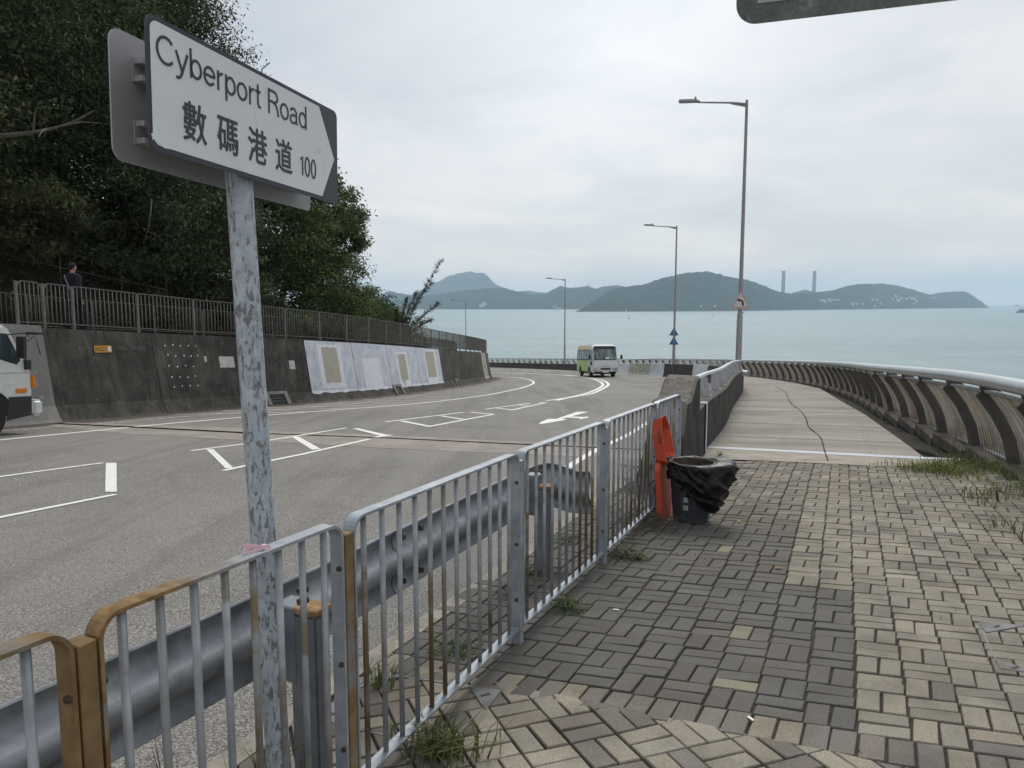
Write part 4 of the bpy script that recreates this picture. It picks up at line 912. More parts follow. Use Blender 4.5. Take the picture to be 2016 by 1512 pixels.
def build_wall_railings():
    def fence(name, label, back, L, s0, count, mat, ht, hb, nb, skip=(), nparts=100, shorts=(), rr=.06):
        o0 = deckpt(s0 + 8, back); root = thing(name, label, 'railing', o0); org = root.location
        barm = None; nbars = 0; rest = MB()
        spans = list(shorts); s = s0
        while len(spans) < count + len(shorts): spans.append((s, s + L)); s += L
        for i, (a, b) in enumerate(spans):
            A, B = deckpt(a, back), deckpt(b, back); d = (B - A).to_2d(); Ln = d.length; d.normalize(); slope = (B.z - A.z) / Ln
            Mx = frame(A - org, (d.x, d.y, 0), (-d.y, d.x, 0), (0, 0, 1))
            fr = sweep_frame(frame_pts(Ln - .06, slope, ht, hb, .16 if (a, b) in shorts else rr), .035, .022).build('panel_frame', mat, root); fr.matrix_basis = Mx @ T(.03, 0, slope * .03)
            n = max(3, round(nb * Ln / L))
            for k in range(n):
                x = Ln * (k + 1) / (n + 1); P = Mx @ Vector((x, 0, hb + slope * x))
                if nbars < nparts:
                    if barm is None: barm = MB().tube([(0, 0, 0), (0, 0, ht - hb)], .012, 6).build('bar', mat, root, 'all'); o = barm
                    else: o = bpy.data.objects.new('bar', barm.data); COL.objects.link(o); o.parent = root
                    o.matrix_basis = T(*P); nbars += 1
                else: rest.tube([P, P + Vector((0, 0, ht - hb))], .012, 5)
            if i == 0: pm = MB().box((0, 0, ht / 2 - .06), (.06, .055, ht + .1)).build('post', mat, root); o = pm
            else: o = bpy.data.objects.new('post', pm.data); COL.objects.link(o); o.parent = root
            o.matrix_basis = Mx
        if rest.v: r = rest.build('bar', mat, root); r['kind'] = 'stuff'
        return root
    fence('wall_railing', 'weathered metal railing standing on top of the dark retaining wall', .12, 2.0, 24.22, 27, M['old_rail'], 1.08, .12, 14, shorts=((22.75, 23.42), (23.42, 24.22)))
    fence('wall_railing', 'short run of weathered railing on the wall top, behind the white truck cab', .12, 2.0, 16.2, 3, M['old_rail'], 1.12, .10, 14, rr=.14)
    fence('walkway_railing', 'dim grey railing along the far side of the raised walkway below the slope', 2.75, 2.0, 19.0, 28, M['dim_rail'], .95, .12, 13)
    # thin handrail higher on the slope
    root = thing('slope_handrail', 'thin two-bar handrail on posts high on the leaf-covered slope behind the walking person', 'handrail', hillpt(26, 4.0)); org = root.location
    P = [hillpt(s, d) for s, d in ((22.4, 2.35), (24.1, 2.2), (25.8, 2.0), (27.5, 1.8), (29.2, 1.6), (30.9, 1.4))]
    z = [p.z for p in P]; m = MB(); 
    for h in (.45, .95): m.tube([p + Vector((0, 0, h)) for p in P], .017, 6)
    m.build('rail', M['dim_rail'], root, org=org)
    for p in P: MB().tube([p - Vector((0, 0, .2)), p + Vector((0, 0, .97))], .019, 6).build('post', M['dim_rail'], root, org=org)
build_wall_railings()

# ------------------------------------------------------------------ parapet between road and path, its metal rail
def para3(s, side, h):
    p, t, n = PARA.at(s); return Vector((p.x + n.x * side, p.y + n.y * side, gz(p.y) + h))
S10, S11 = PARA.s_at_y(9.45), PARA.s_at_y(10.25)
def build_parapet():
    p0 = para3(S10, -.2, 0); root = thing('parapet_wall', 'dark streaked concrete parapet between road and path with a sloping end block', 'parapet', p0)
    # end block: top rises in an S curve
    mb = MB(); N = 18; vs = []; fs = []
    for k in range(N + 1):
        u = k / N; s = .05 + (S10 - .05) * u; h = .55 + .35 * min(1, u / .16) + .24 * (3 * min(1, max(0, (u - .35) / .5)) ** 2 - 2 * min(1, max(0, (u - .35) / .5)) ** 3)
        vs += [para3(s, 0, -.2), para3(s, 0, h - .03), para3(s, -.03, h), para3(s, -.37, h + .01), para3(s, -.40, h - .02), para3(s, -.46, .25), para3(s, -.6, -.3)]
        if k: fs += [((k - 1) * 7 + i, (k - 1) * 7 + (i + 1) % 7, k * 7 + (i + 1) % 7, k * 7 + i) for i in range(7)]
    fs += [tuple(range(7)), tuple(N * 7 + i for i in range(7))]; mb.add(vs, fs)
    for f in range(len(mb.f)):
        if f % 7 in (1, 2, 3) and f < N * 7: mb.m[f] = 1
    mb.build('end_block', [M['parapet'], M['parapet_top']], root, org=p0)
    cuts = [S10 + .02, PARA.s_at_y(18), PARA.s_at_y(26), PARA.s_at_y(35), PARA.s_at_y(43.5), PARA.s_at_y(48), PARA.s_at_y(56), PARA.s_at_y(60), PARA.s_at_y(66), PARA.s_at_y(70), PARA.s_at_y(78), PARA.s_at_y(90), PARA.s_at_y(104), PARA.len - .1]
    kinds = ['d', 'd', 'd', 'd', 'w', 'd', 'w', 'c', 'w', 'd', 'd', 'd', 'd']
    for a, b, kd in zip(cuts, cuts[1:], kinds):
        N = max(2, int((b - a) / 1.5)); vs = []; fs = []; mb = MB()
        for k in range(N + 1):
            s = a + .01 + (b - a - .02) * k / N; y = PARA.at(s)[0].y; h = .72 + .14 * min(1, max(0, (y - 11) / 12)) - (.30 * min(1, max(0, (y - 60) / 25)))
            vs += [para3(s, 0, -.25), para3(s, 0, h - .02), para3(s, -.02, h), para3(s, -.40, h), para3(s, -.42, h - .02), para3(s, -.50, .10), para3(s, -.66, -.35)]
            if k: fs += [((k - 1) * 7 + i, (k - 1) * 7 + (i + 1) % 7, k * 7 + (i + 1) % 7, k * 7 + i) for i in range(7)]
        fs += [tuple(range(7)), tuple(N * 7 + i for i in range(7))]; mb.add(vs, fs)
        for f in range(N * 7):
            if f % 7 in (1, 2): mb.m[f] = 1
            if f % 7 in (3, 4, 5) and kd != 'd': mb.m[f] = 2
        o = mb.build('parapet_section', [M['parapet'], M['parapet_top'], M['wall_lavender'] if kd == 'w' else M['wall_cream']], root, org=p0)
        if kd != 'd': o['label'] = 'parapet section painted white on the road side' if kd == 'w' else 'parapet section painted cream on the road side'
    st = MB(); a, b = PARA.s_at_y(10.30), PARA.s_at_y(10.66)
    st.add([para3(a, .006, 0), para3(b, .006, 0), para3(b, .006, .725), para3(a, .006, .725), para3(b, -.35, .73), para3(a, -.35, .73)], [(0, 1, 2, 3), (3, 2, 4, 5)]); st.build('painted_stripe', M['strip_paint'], root, org=p0)
    # metal rail
    rr = thing('parapet_railing', 'pale aluminium rail on broad plate posts along the top of the parapet', 'railing', para3(S11, -.2, .72)); o1 = rr.location
    ph = lambda y: .72 + .14 * min(1, max(0, (y - 11) / 12)) - (.30 * min(1, max(0, (y - 60) / 25)))
    pts = []; s = S10 + .25
    while s < PARA.len - 1: y = PARA.at(s)[0].y; pts.append(para3(s, -.12, ph(y) + .37)); s += 1.0
    mb = MB(); mb.sweep(pts, [(-.042, -.012), (-.03, -.026), (.03, -.026), (.042, -.012), (.036, .016), (.012, .026), (-.012, .026), (-.036, .016)]); mb.build('rail', M['alu_rail'], rr, True, o1)
    s = S11 + .06; k = 0; proto = None
    while s < PARA.len - 2:
        p, t, n = PARA.at(s); h = ph(p.y); ang = math.atan2(t.y, t.x); c = para3(s, -.16, h)
        if proto is None:
            mb = MB(); mb.prism([(-.085, 0), (.075, 0), (.075, .345), (-.02, .345)], .02, frame((0, 0, 0), (0, 1, 0), (0, 0, 1), (1, 0, 0))); mb.box((.0, -.01, .006), (.12, .20, .012)); mb.tube([(-.045, .06, 0), (-.045, .06, .07)], .013, 6); mb.tube([(-.045, -.07, 0), (-.045, -.07, .06)], .013, 6)
            proto = mb.build('rail_post', M['plate_post'], rr); o = proto
        else: o = bpy.data.objects.new('rail_post', proto.data); COL.objects.link(o); o.parent = rr
        o.matrix_basis = T(*(c - o1)) @ Matrix.Rotation(ang, 4, 'Z'); s += 1.85; k += 1
build_parapet()

# ------------------------------------------------------------------ sea-side fence with inward-curving ribs
def build_sea_fence():
    p0 = Vector((7.15, 12, gz(12))); root = thing('seaside_fence', 'curved sea-side fence of dark ribs and pale bars under a thick round metal rail', 'fence', p0); org = root.location
    prof = [(0, 0), (0.0, .06), (-.03, .22), (-.075, .40), (-.14, .55), (-.22, .70), (-.315, .84), (-.42, .98)]      # (towards the path is minus, height)
    def fp(s, o, h): p, t, n = FENCE.at(s); return Vector((p.x + n.x * o, p.y + n.y * o, gz(p.y) + h))
    step = 1.75; s = .4; ribs = []
    while s < FENCE.len - .3: ribs.append(s); s += step
    cen = lambda c: sorted(range(len(c)), key=lambda i: 0)
    # rib mesh (curved plate, deep across the fence) in local frame x = outwards, y = along
    def rib_mesh(dep, th, lo, hi):
        P = [(a, h) for a, h in prof if lo <= h <= hi]; mb = MB(); vs = []; n = len(P)
        for sgn in (-1, 1):
            for i, (a, h) in enumerate(P):
                ta = Vector((P[min(i + 1, n - 1)][0] - P[max(i - 1, 0)][0], P[min(i + 1, n - 1)][1] - P[max(i - 1, 0)][1])).normalized(); nn = Vector((ta.y, -ta.x))
                for k in (-1, 1): vs.append((a + nn.x * k * dep / 2, sgn * th / 2, h + nn.y * k * dep / 2))
        fs = []
        for i in range(n - 1):
            q = lambda g, j, k: g * 2 * n + 2 * j + k
            fs += [(q(0, i, 0), q(0, i, 1), q(0, i + 1, 1), q(0, i + 1, 0)), (q(1, i, 0), q(1, i + 1, 0), q(1, i + 1, 1), q(1, i, 1)), (q(0, i, 0), q(0, i + 1, 0), q(1, i + 1, 0), q(1, i, 0)), (q(0, i, 1), q(1, i, 1), q(1, i + 1, 1), q(0, i + 1, 1))]
        fs += [(0, 2 * n, 2 * n + 1, 1), (2 * n - 2, 2 * n - 1, 4 * n - 1, 4 * n - 2)]; return mb.add(vs, fs)
    def place(s, d=0): p, t, n = FENCE.at(s + d); return T(p.x - org.x, p.y - org.y, gz(p.y) - org.z) @ Matrix(((n.x, t.x, 0, 0), (n.y, t.y, 0, 0), (0, 0, 1, 0), (0, 0, 0, 1)))
    rm = rib_mesh(.25, .05, 0, 2).build('rib', M['rib'], root); bmsh = MB().tube([(a, 0, h) for a, h in prof if h > .05], .0115, 7).build('bar', M['fence_bar'], root, 'all'); rest = MB(); nb = 0
    order = sorted(range(len(ribs)), key=lambda i: abs(ribs[i] - FENCE.s_at_y(11)))
    for q, i in enumerate(order):
        s = ribs[i]; o = rm if q == 0 else bpy.data.objects.new('rib', rm.data)
        if q: COL.objects.link(o); o.parent = root
        o.matrix_basis = place(s)
        for k in range(14):
            d = .11 + k * (step - .22) / 13; Mx = place(s, d)
            if s + d > FENCE.len: continue
            if nb < 100:
                o = bmsh if nb == 0 else bpy.data.objects.new('bar', bmsh.data)
                if nb: COL.objects.link(o); o.parent = root
                o.matrix_basis = Mx; nb += 1
            else: rest.add([(Mx @ v.co) for v in bmsh.data.vertices], [tuple(p.vertices) for p in bmsh.data.polygons])
    r = rest.build('bar', M['fence_bar'], root); r['kind'] = 'stuff'
    # panel rails top and bottom of each bay
    for q, i in enumerate(order[:70]):
        s = ribs[i]
        if s + step > FENCE.len: continue
        MB().bar(fp(s + .06, -.40, .965) - org, fp(s + step - .06, -.40, .965) - org, .085, .03).build('top_rail', M['galv_bar'], root); MB().bar(fp(s + .06, 0, .075) - org, fp(s + step - .06, 0, .075) - org, .06, .03).build('bottom_rail', M['galv_bar'], root)
    # thick round rail in welded lengths
    s = .3
    while s < FENCE.len - 1:
        e = min(s + 5.6, FENCE.len - .5); n = 6; pts = [fp(s + (e - s) * k / n, -.46, 1.10) - org for k in range(n + 1)]; m = MB(); m.tube(pts, .082, 16); m.build('round_rail', M['pipe'], root, True)
        s = e + .012
    br = MB().bar((-.42, 0, .95), (-.46, 0, 1.06), .06, .09, up=(0, 1, 0)).build('rail_bracket', M['rib'], root); ft = MB().box((0, 0, -.03), (.42, step - .14, .16)).build('footing', M['footing'], root, bevel=.012)
    for q, i in enumerate(order[:60]):
        if q == 0: br.matrix_basis = place(ribs[i]); ft.matrix_basis = place(ribs[i] + step / 2)
        else: inst('rail_bracket', br.data, root, place(ribs[i])); inst('footing', ft.data, root, place(ribs[i] + step / 2))
build_sea_fence()

# ------------------------------------------------------------------ street lamps and the signs on them
def build_lamps():
    def lamp(label, x, y, zb, H, arm_dir, arm, group):
        root = thing('street_lamp', label, 'street lamp', (x, y, zb), group=group)
        m = MB(); m.tube([(0, 0, -.1), (0, 0, 2.05), (0, 0, 2.12)], [.115, .105, .075], 12); m.build('pole_base', M['lamp_grey'], root, True)
        m = MB(); m.tube([(0, 0, 2.1), (0, 0, H)], [.078, .05], 12); m.build('pole', M['lamp_grey'], root, True)
        MB().box((0, 0, -.03), (.34, .34, .06)).build('base_plate', M['plate_post'], root)
        d = Vector((math.sin(arm_dir), math.cos(arm_dir), 0)); z = Vector((0, 0, H - .10)); lift = Vector((0, 0, .03))
        m = MB(); m.tube([z - Vector((0, 0, .04)), z + d * .5 + lift * .6, z + d * arm + lift * 2.2], [.045, .036, .03], 8); m.bar(z - Vector((0, 0, .12)), z + d * .55, .02, .07); m.build('arm', M['lamp_grey'], root, True)
        e = z + d * (arm - .1) + lift * 2.4; sd = Vector((d.y, -d.x, 0)); F = frame(e, d, sd, (0, 0, -1))
        hd = MB(); P = [(0, -.04), (.10, -.10), (.55, -.13), (.72, -.10), (.76, 0), (.72, .10), (.55, .13), (.10, .10), (0, .04)]; hd.prism([(a, b) for a, b in reversed(P)], .06, F, z0=-.055); hd.prism([(a, b * .7) for a, b in reversed(P[1:-1])], .045, F, z0=-.10)
        ho = hd.build('lamp_head', M['lamp_head'], root, bevel=.012)
        MB().tube([e + d * .16 + Vector((0, 0, .08)), e + d * .16 + Vector((0, 0, .19))], .035, 8).build('photocell', M['lamp_head'], ho); MB().prism([(.25, -.09), (.68, -.09), (.68, .09), (.25, .09)], .004, F, z0=.006).build('lens', M['notice'], ho)
        return root
    ph = lambda y: gz(y) + .86
    l1 = lamp('tall grey street lamp with the left-bend warning sign on it, nearest along the parapet', 8.42, 27.7, ph(27.7) - .02, 9.75, R(-84), 1.75, 'street lamps along the curve')
    l2 = lamp('grey street lamp carrying two blue triangular plates, second along the curve', 11.72, 54, ph(54), 9.85, R(-98), 1.75, 'street lamps along the curve')
    l3 = lamp('grey street lamp rising just left of the minibus', 6.0, 85, gz(85) + .5, 9.7, R(-112), 1.75, 'street lamps along the curve')
    l4 = lamp('farthest street lamp, standing past the end of the wall railing', -7.35, 119, gz(119) + .4, 9.9, R(-104), 1.75, 'street lamps along the curve')
    pl = MB(); p, t, n = PARA.at(PARA.s_at_y(27.7)); ang = math.atan2(t.y, t.x); pl.box((8.44, 27.7, ph(27.7) - .09), (.75, .62, .16), Matrix.Rotation(ang, 3, 'Z')); pl.build('plinth', M['plate_post'], l1, org=l1.location, bevel=.01)
    # warning triangle
    tri = lambda w, h, r: [Vector(q) for q in rounded_tri(w, h, r)]
    def rounded_tri(w, h, r):
        P = [Vector((-w / 2, 0)), Vector((w / 2, 0)), Vector((0, h))]; out = []
        for i in range(3):
            a, b, c = P[i - 1], P[i], P[(i + 1) % 3]; u, v = (a - b).normalized(), (c - b).normalized()
            for k in range(5):
                q = k / 4; out.append((b + u * r) * (1 - q) ** 2 + b * 2 * q * (1 - q) + (b + v * r) * q ** 2)
        return out
    s = thing('warning_sign', 'faded red and white triangular left-bend warning sign on the tall lamp post', 'road sign', (8.38, 27.56, gz(27.7) + 3.17)); s.rotation_euler = (0, 0, R(-8))
    F = frame((0, 0, 0), (1, 0, 0), (0, 0, 1), (0, -1, 0))
    MB().prism(rounded_tri(.68, .64, .09), .02, F).build('plate', M['faded_red'], s); w = [(Vector(q) - Vector((0, .20))) * .76 + Vector((0, .20)) for q in rounded_tri(.68, .64, .07)]; MB().prism(w, .002, F, z0=.021).build('white_face', M['warn_white'], s)
    a = MB(); hw = .034; A = [(.085 - hw, .09), (.085 + hw, .09), (.085 + hw, .22), (.068 + hw * .6, .28), (.02, .325), (-.05, .335), (-.05, .372), (-.135, .303), (-.05, .235), (-.05, .265), (.0, .258), (.038, .235), (.085 - hw, .19)]
    A = [(x, y - .01) for x, y in A]; a.prism(A, .002, F, z0=.024); a.build('arrow', M['black'], s)
    MB().box((0, .03, .25), (.1, .05, .06)).build('bracket', M['lamp_grey'], s)
    MB().prism([(-.33, -.035), (.33, -.035), (.33, -.01), (-.33, -.01)], .02, F).build('lower_bar', M['faded_red'], s)
    for k, (z, lab) in enumerate(((2.06, 'upper blue triangular plate on the second street lamp'), (1.40, 'lower blue triangular plate on the second street lamp'))):
        b = thing('triangle_plate', lab, 'road sign', (11.66, 53.86, ph(54) + z), group='blue triangles on the lamp post'); MB().prism(rounded_tri(.70, .58, .03), .02, F).build('plate', M['sign_blue'], b); MB().bar((0, -.03, .06), (0, -.03, .48), .05, .012, up=(0, 1, 0)).build('bracket', M['sign_grey'], b)
build_lamps()
# ------------------------------------------------------------------ vegetation
def quads(name, Q, mat, parent=None):
    n = len(Q); me = bpy.data.meshes.new(name); me.vertices.add(n * 4); me.vertices.foreach_set('co', np.ascontiguousarray(Q, dtype=np.float32).ravel())
    me.loops.add(n * 4); me.loops.foreach_set('vertex_index', np.arange(n * 4, dtype=np.int32)); me.polygons.add(n); me.polygons.foreach_set('loop_start', np.arange(0, n * 4, 4, dtype=np.int32)); me.polygons.foreach_set('loop_total', np.full(n, 4, dtype=np.int32))
    me.update(calc_edges=True); me.validate(); return link(name, me, parent, [mat])
def unit(a): return a / np.maximum(np.linalg.norm(a, axis=1, keepdims=True), 1e-6)
def leaf_quads(rng, pos, out, ln, wd, up=.5, jit=.9, droop=0.0):
    n = len(pos); nor = unit(out * .55 + np.array([0, 0, up]) + rng.normal(0, jit * .6, (n, 3))); tan = rng.normal(0, 1, (n, 3)) + np.array([0, 0, -droop]) + out * .4; tan = unit(tan - nor * (tan * nor).sum(1, keepdims=True)); bi = np.cross(nor, tan)
    L = (ln * rng.uniform(.65, 1.25, (n, 1))); W = (wd * rng.uniform(.7, 1.2, (n, 1)))
    return np.stack([pos - tan * L / 2, pos + bi * W / 2 + tan * L * .06, pos + tan * L / 2, pos - bi * W / 2 + tan * L * .06], 1)
def crown(name, blobs, n, ln, wd, mat, parent, seed, clumps=60, spread=.30, org=(0, 0, 0), inner=.35):
    rng = np.random.default_rng(seed); vol = np.array([(b[3] * b[4] * b[5]) ** (2 / 3) for b in blobs]); cnt = (vol / vol.sum() * n).astype(int); Q = []
    for b, c in zip(blobs, cnt):
        k = max(8, int(clumps)); d = unit(rng.normal(0, 1, (k, 3))); rad = np.where(rng.random((k, 1)) < .78, rng.uniform(.80, 1.04, (k, 1)), rng.uniform(inner, .85, (k, 1))); r3 = np.array(b[3:6]); cc = np.array(b[:3]) + d * r3 * rad
        size = rng.uniform(.5, 1.3, (k, 1)); w = size[:, 0] ** 2; pick = rng.choice(k, c, p=w / w.sum()); s = spread * float(r3.min())
        off = rng.normal(0, 1, (c, 3)) * np.array([1, 1, .62]) * s * size[pick] * .62; pos = cc[pick] + off; out = unit((pos - np.array(b[:3])) / r3); Q.append(leaf_quads(rng, pos, out, ln, wd))
    return quads(name, np.concatenate(Q) - np.array(org), mat, parent)
def tree(label, base, blobs, n, ln=.21, wd=.085, mat='leaf_dark', seed=1, lean=(0, 0), name='broadleaf_tree', cat='tree', group=None, clumps=60, spread=.30, r0=.16, bark='bark'):
    base = Vector(base); root = thing(name, label, cat, base, group=group); rr = random.Random(seed); m = MB()
    top = sum((Vector(b[:3]) for b in blobs), Vector()) / len(blobs); fork = base.lerp(top, .42) + Vector((rr.gauss(0, .2), rr.gauss(0, .2), 0))
    def limb(a, b, ra, rb, wob):
        P = catmull([a] + [a.lerp(b, u) + Vector((rr.gauss(0, wob), rr.gauss(0, wob), rr.gauss(0, wob * .6))) for u in (.35, .7)] + [b], 4); m.tube(P, [ra + (rb - ra) * i / (len(P) - 1) for i in range(len(P))], 7)
    limb(base - Vector((0, 0, .3)), fork, r0, r0 * .72, .12)
    for b in blobs:
        c = Vector(b[:3]); limb(fork, c, r0 * .55, r0 * .2, .25)
        for k in range(5):
            d = Vector((rr.gauss(0, 1), rr.gauss(0, 1), rr.gauss(.2, .8))).normalized(); limb(c, c + Vector((d.x * b[3], d.y * b[4], d.z * b[5])) * .8, r0 * .2, .012, .15)
    m.build('trunk', M[bark], root, True, base); crown('crown', blobs, n, ln, wd, M[mat], root, seed, clumps, spread, base); return root
def build_trees():
    G = 'trees on the slope above the wall'; H = lambda s, d: hillpt(s, d)
    # each: label, slope position, blobs (world)
    tree('big dark tree filling the upper left corner above the walking person', H(25, 5), [(-17.5, 23.5, 8.6, 4.0, 3.4, 3.4), (-15.2, 21.8, 11.6, 3.6, 3.2, 3.0), (-19.5, 22, 12.5, 3.5, 3, 3), (-14.6, 22.6, 8.2, 2.8, 2.4, 2.6), (-12.6, 22.6, 10.6, 2.2, 2.0, 2.6)], 66000, .155, .058, 'leaf_dark', 11, group=G, r0=.24, clumps=110)
    tree('tall dark tree rising behind the street name sign, topmost against the sky', H(32, 4.5), [(-14.3, 27.5, 10.6, 3.4, 3.0, 3.2), (-12.6, 28.0, 13.0, 2.5, 2.4, 2.3), (-14.8, 26.6, 7.2, 3.2, 2.8, 2.6), (-11.9, 28.4, 10.6, 2.0, 2.0, 2.2), (-12.8, 27.6, 8.2, 2.2, 2.2, 2.0)], 58000, .165, .06, 'leaf_dark', 12, group=G, r0=.22, clumps=100)
    tree('drooping tree at the left edge between the corner tree and the slope handrail', H(21, 4.2), [(-17.2, 19.6, 4.8, 3.0, 2.4, 1.9), (-19, 18.5, 7.4, 3.0, 2.6, 2.4), (-15.4, 19.8, 6.6, 2.4, 2.2, 1.9)], 32000, .16, .058, 'leaf_olive', 13, group=G, r0=.2, clumps=90)
    tree('spreading dark tree directly below the street name sign plates', H(30, 5.0), [(-13.0, 26.0, 4.4, 2.8, 2.4, 2.0), (-15.4, 25.4, 5.6, 2.6, 2.2, 2.2), (-12.0, 27.6, 6.2, 2.2, 2.2, 2.0)], 36000, .165, .066, 'leaf_dark', 14, group=G, clumps=90)
    tree('broad green tree right of the sign pole, reaching over the wall railing', H(40, 2.6), [(-9.6, 35.5, 2.2, 2.6, 2.4, 2.2), (-11.6, 35.5, 4.6, 3.0, 2.7, 2.5), (-9.3, 36.8, 4.7, 2.0, 2.0, 1.7)], 44000, .17, .072, 'leaf_mid', 15, group=G, r0=.2, clumps=90)
    tree('tree whose yellowish leafy top shows right of the sign arrow', H(42, 4.6), [(-9.8, 38.6, 6.3, 2.1, 2.0, 1.5), (-11.2, 38, 7.9, 2.2, 2, 1.6), (-9.1, 38.6, 5.0, 1.7, 1.6, 1.0)], 17000, .25, .10, 'leaf_olive', 16, group=G, r0=.18)
    tree('dark bushy tree left of the sign pole behind the railing', H(34, 3.0), [(-11.6, 29.6, 2.4, 2.4, 2.2, 1.7), (-13.4, 29.2, 3.4, 2.2, 2, 1.8), (-12.0, 30.2, 4.6, 2.2, 2, 1.7)], 30000, .17, .07, 'leaf_dark', 17, group=G, clumps=80)
    tree('rounded green tree between the tall trees and the open sea', H(46, 2.2), [(-8.6, 42, .9, 2.2, 2.2, 1.9), (-9.9, 41.5, 2.4, 2.1, 2, 1.7)], 24000, .185, .08, 'leaf_mid', 18, group=G)
    tree('low round tree next to the bare feathery shrub, last of the row', H(53, 1.6), [(-7.75, 48.2, -.6, 2.1, 2.1, 1.6), (-8.9, 47.5, .5, 1.9, 1.9, 1.5), (-6.9, 49.5, -1.25, 1.35, 1.5, 1.05)], 22000, .18, .078, 'leaf_mid', 19, group=G)
    tree('tall tree far back on the slope behind the corner tree', H(30, 11), [(-21, 32, 14.5, 4.2, 3.5, 3.6), (-18.2, 33, 12.4, 3.8, 3.2, 3.4), (-16.0, 32, 15.2, 2.6, 2.6, 2.4), (-23, 29, 19, 4.5, 4, 4), (-17.5, 29.5, 9.5, 3.6, 2.6, 3.4), (-14.5, 31.5, 7.8, 3.2, 2.4, 3.0)], 42000, .32, .13, 'leaf_dark', 20, group=G, r0=.24, clumps=80)
    tree('mid height tree far back on the slope behind the sign', H(40, 9), [(-15.2, 38.5, 9.4, 3.4, 3, 2.8), (-13.6, 38.5, 6.2, 3.2, 3, 2.6), (-16.5, 36, 11.0, 3.0, 3, 2.8)], 26000, .30, .12, 'leaf_dark', 21, group=G, clumps=80)
    tree('small shrubby tree at the foot of the slope near the walking person', H(27.5, 3.0), [(-14.2, 22.3, 4.1, 1.8, 1.6, 1.2), (-15.6, 21.6, 4.9, 1.7, 1.6, 1.2)], 11000, .17, .06, 'leaf_olive', 22, group=G, r0=.09)
    # bare pale branches that show against the dark leaves
    def branch(label, P, r):
        m = MB(); Q = catmull(P, 5); m.tube(Q, [r * (1 - .8 * i / (len(Q) - 1)) for i in range(len(Q))], 6); rr = random.Random(int(P[0][0] * 10))
        for k in range(3):
            a = Q[len(Q) // 2 + k * 2]; b = a + Vector((rr.gauss(.3, .3), rr.gauss(0, .3), rr.gauss(.1, .3))); m.tube([a, a.lerp(b, .5) + Vector((0, 0, .06)), b], [r * .4, r * .3, r * .12], 5)
        o = m.build('bare_branch', M['bark_pale'], None, True); tag(o, label, 'branch')
    branch('pale bare branch reaching out of the dark tree at the left edge', [(-12.0, 16.6, 5.15), (-11.05, 16.6, 5.24), (-10.39, 16.7, 5.34), (-9.77, 16.9, 5.55), (-9.35, 17.3, 5.95)], .07)
    branch('thin pale hanging branch left of the sign pole under the sign', [(-9.6, 20.3, 4.4), (-9.52, 20, 3.9), (-9.61, 20, 3.54), (-9.74, 20, 3.21)], .022)
    # feathery shrub leaning over the end of the wall
    base = deckpt(47.5, 1.6); root = thing('feathery_shrub', 'bare feathery shrub leaning right over the wall railing against the sea', 'shrub', base); m = MB(); rng = np.random.default_rng(5); pos = []; tan = []
    rr = random.Random(3)
    for tip, bend in ((Vector((2.15, .6, 4.7)), .5), (Vector((1.55, .4, 3.5)), .6), (Vector((.75, .3, 2.9)), .35), (Vector((.25, .2, 2.6)), .3), (Vector((1.9, .4, 2.4)), .5), (Vector((-.25, .1, 2.0)), .3), (Vector((1.5, .2, 1.5)), .5)):
        P = catmull([Vector(), tip * .35 + Vector((-bend * .5, 0, .15)), tip * .7 + Vector((-bend * .45, 0, .05)), tip], 6); m.tube([p + base for p in P], [.035 * (1 - .88 * i / (len(P) - 1)) for i in range(len(P))], 5)
        for i in range(5, len(P)):
            for q in range(7):
                d = ((P[i] - P[i - 1]).normalized() * 1.0 + Vector((rr.gauss(0, .55), rr.gauss(0, .55), rr.gauss(.05, .4)))).normalized(); ln = rr.uniform(.16, .5) * (1.1 - .55 * i / len(P)); m.tube([P[i] + base, P[i] + d * ln + base], [.006, .003], 4, cap=False)
                for w in range(9): pos.append(P[i] + d * ln * rr.random()); tan.append(d)
    m.build('trunk', M['bark'], root, org=base); pos = np.array([tuple(p) for p in pos]); tan = np.array([tuple(t) for t in tan]); n = len(pos); dirs = unit(tan * .9 + rng.normal(0, .5, (n, 3))); bi = unit(np.cross(dirs, rng.normal(0, 1, (n, 3)))); L = rng.uniform(.08, .20, (n, 1)); Q = np.stack([pos, pos + dirs * L * .5 + bi * .009, pos + dirs * L, pos + dirs * L * .5 - bi * .009], 1); quads('crown', Q, M['leaf_needle'], root)
    # undergrowth along the back of the walkway
    def bush(label, s, d, r, n, mat, seed, nm='bush'):
        p = hillpt(s, d); root = thing(nm, label, 'bush', p, group='bushes along the walkway'); crown('foliage', [(0, 0, r * .55, r, r, r * .75)], n, .13, .06, M[mat], root, seed, 26, .36)
        mb = MB(); rq = random.Random(seed)
        for k in range(5): a = rq.random() * 6.28; mb.tube([(0, 0, -.1), (r * .4 * math.cos(a), r * .4 * math.sin(a), r * .7)], [.02, .008], 5)
        mb.build('stem', M['bark'], root)
    for k, (s, d, r, n, mt, lab) in enumerate(((29.6, .5, .8, 1500, 'leaf_dark', 'dark bush behind the railing, first right of the walking person'), (33.6, .5, .9, 1700, 'leaf_dark', 'dark bush behind the railing next to the sign pole'), (37.5, .4, 1.0, 1900, 'leaf_mid', 'green bush behind the railing above the first tan wall patch'), (41.5, .5, 1.0, 1900, 'leaf_mid', 'green bush behind the railing above the second white wall panel'), (45.0, .3, .9, 1600, 'leaf_mid', 'green bush behind the railing above the last tan wall patch'),
                                                (22.0, 1.2, .8, 1300, 'leaf_olive', 'olive bush on the slope behind the truck cab'), (50.0, .2, .9, 1500, 'leaf_mid', 'low bush at the foot of the feathery shrub'))): bush(lab, s, d, r, n, mt, 40 + k)
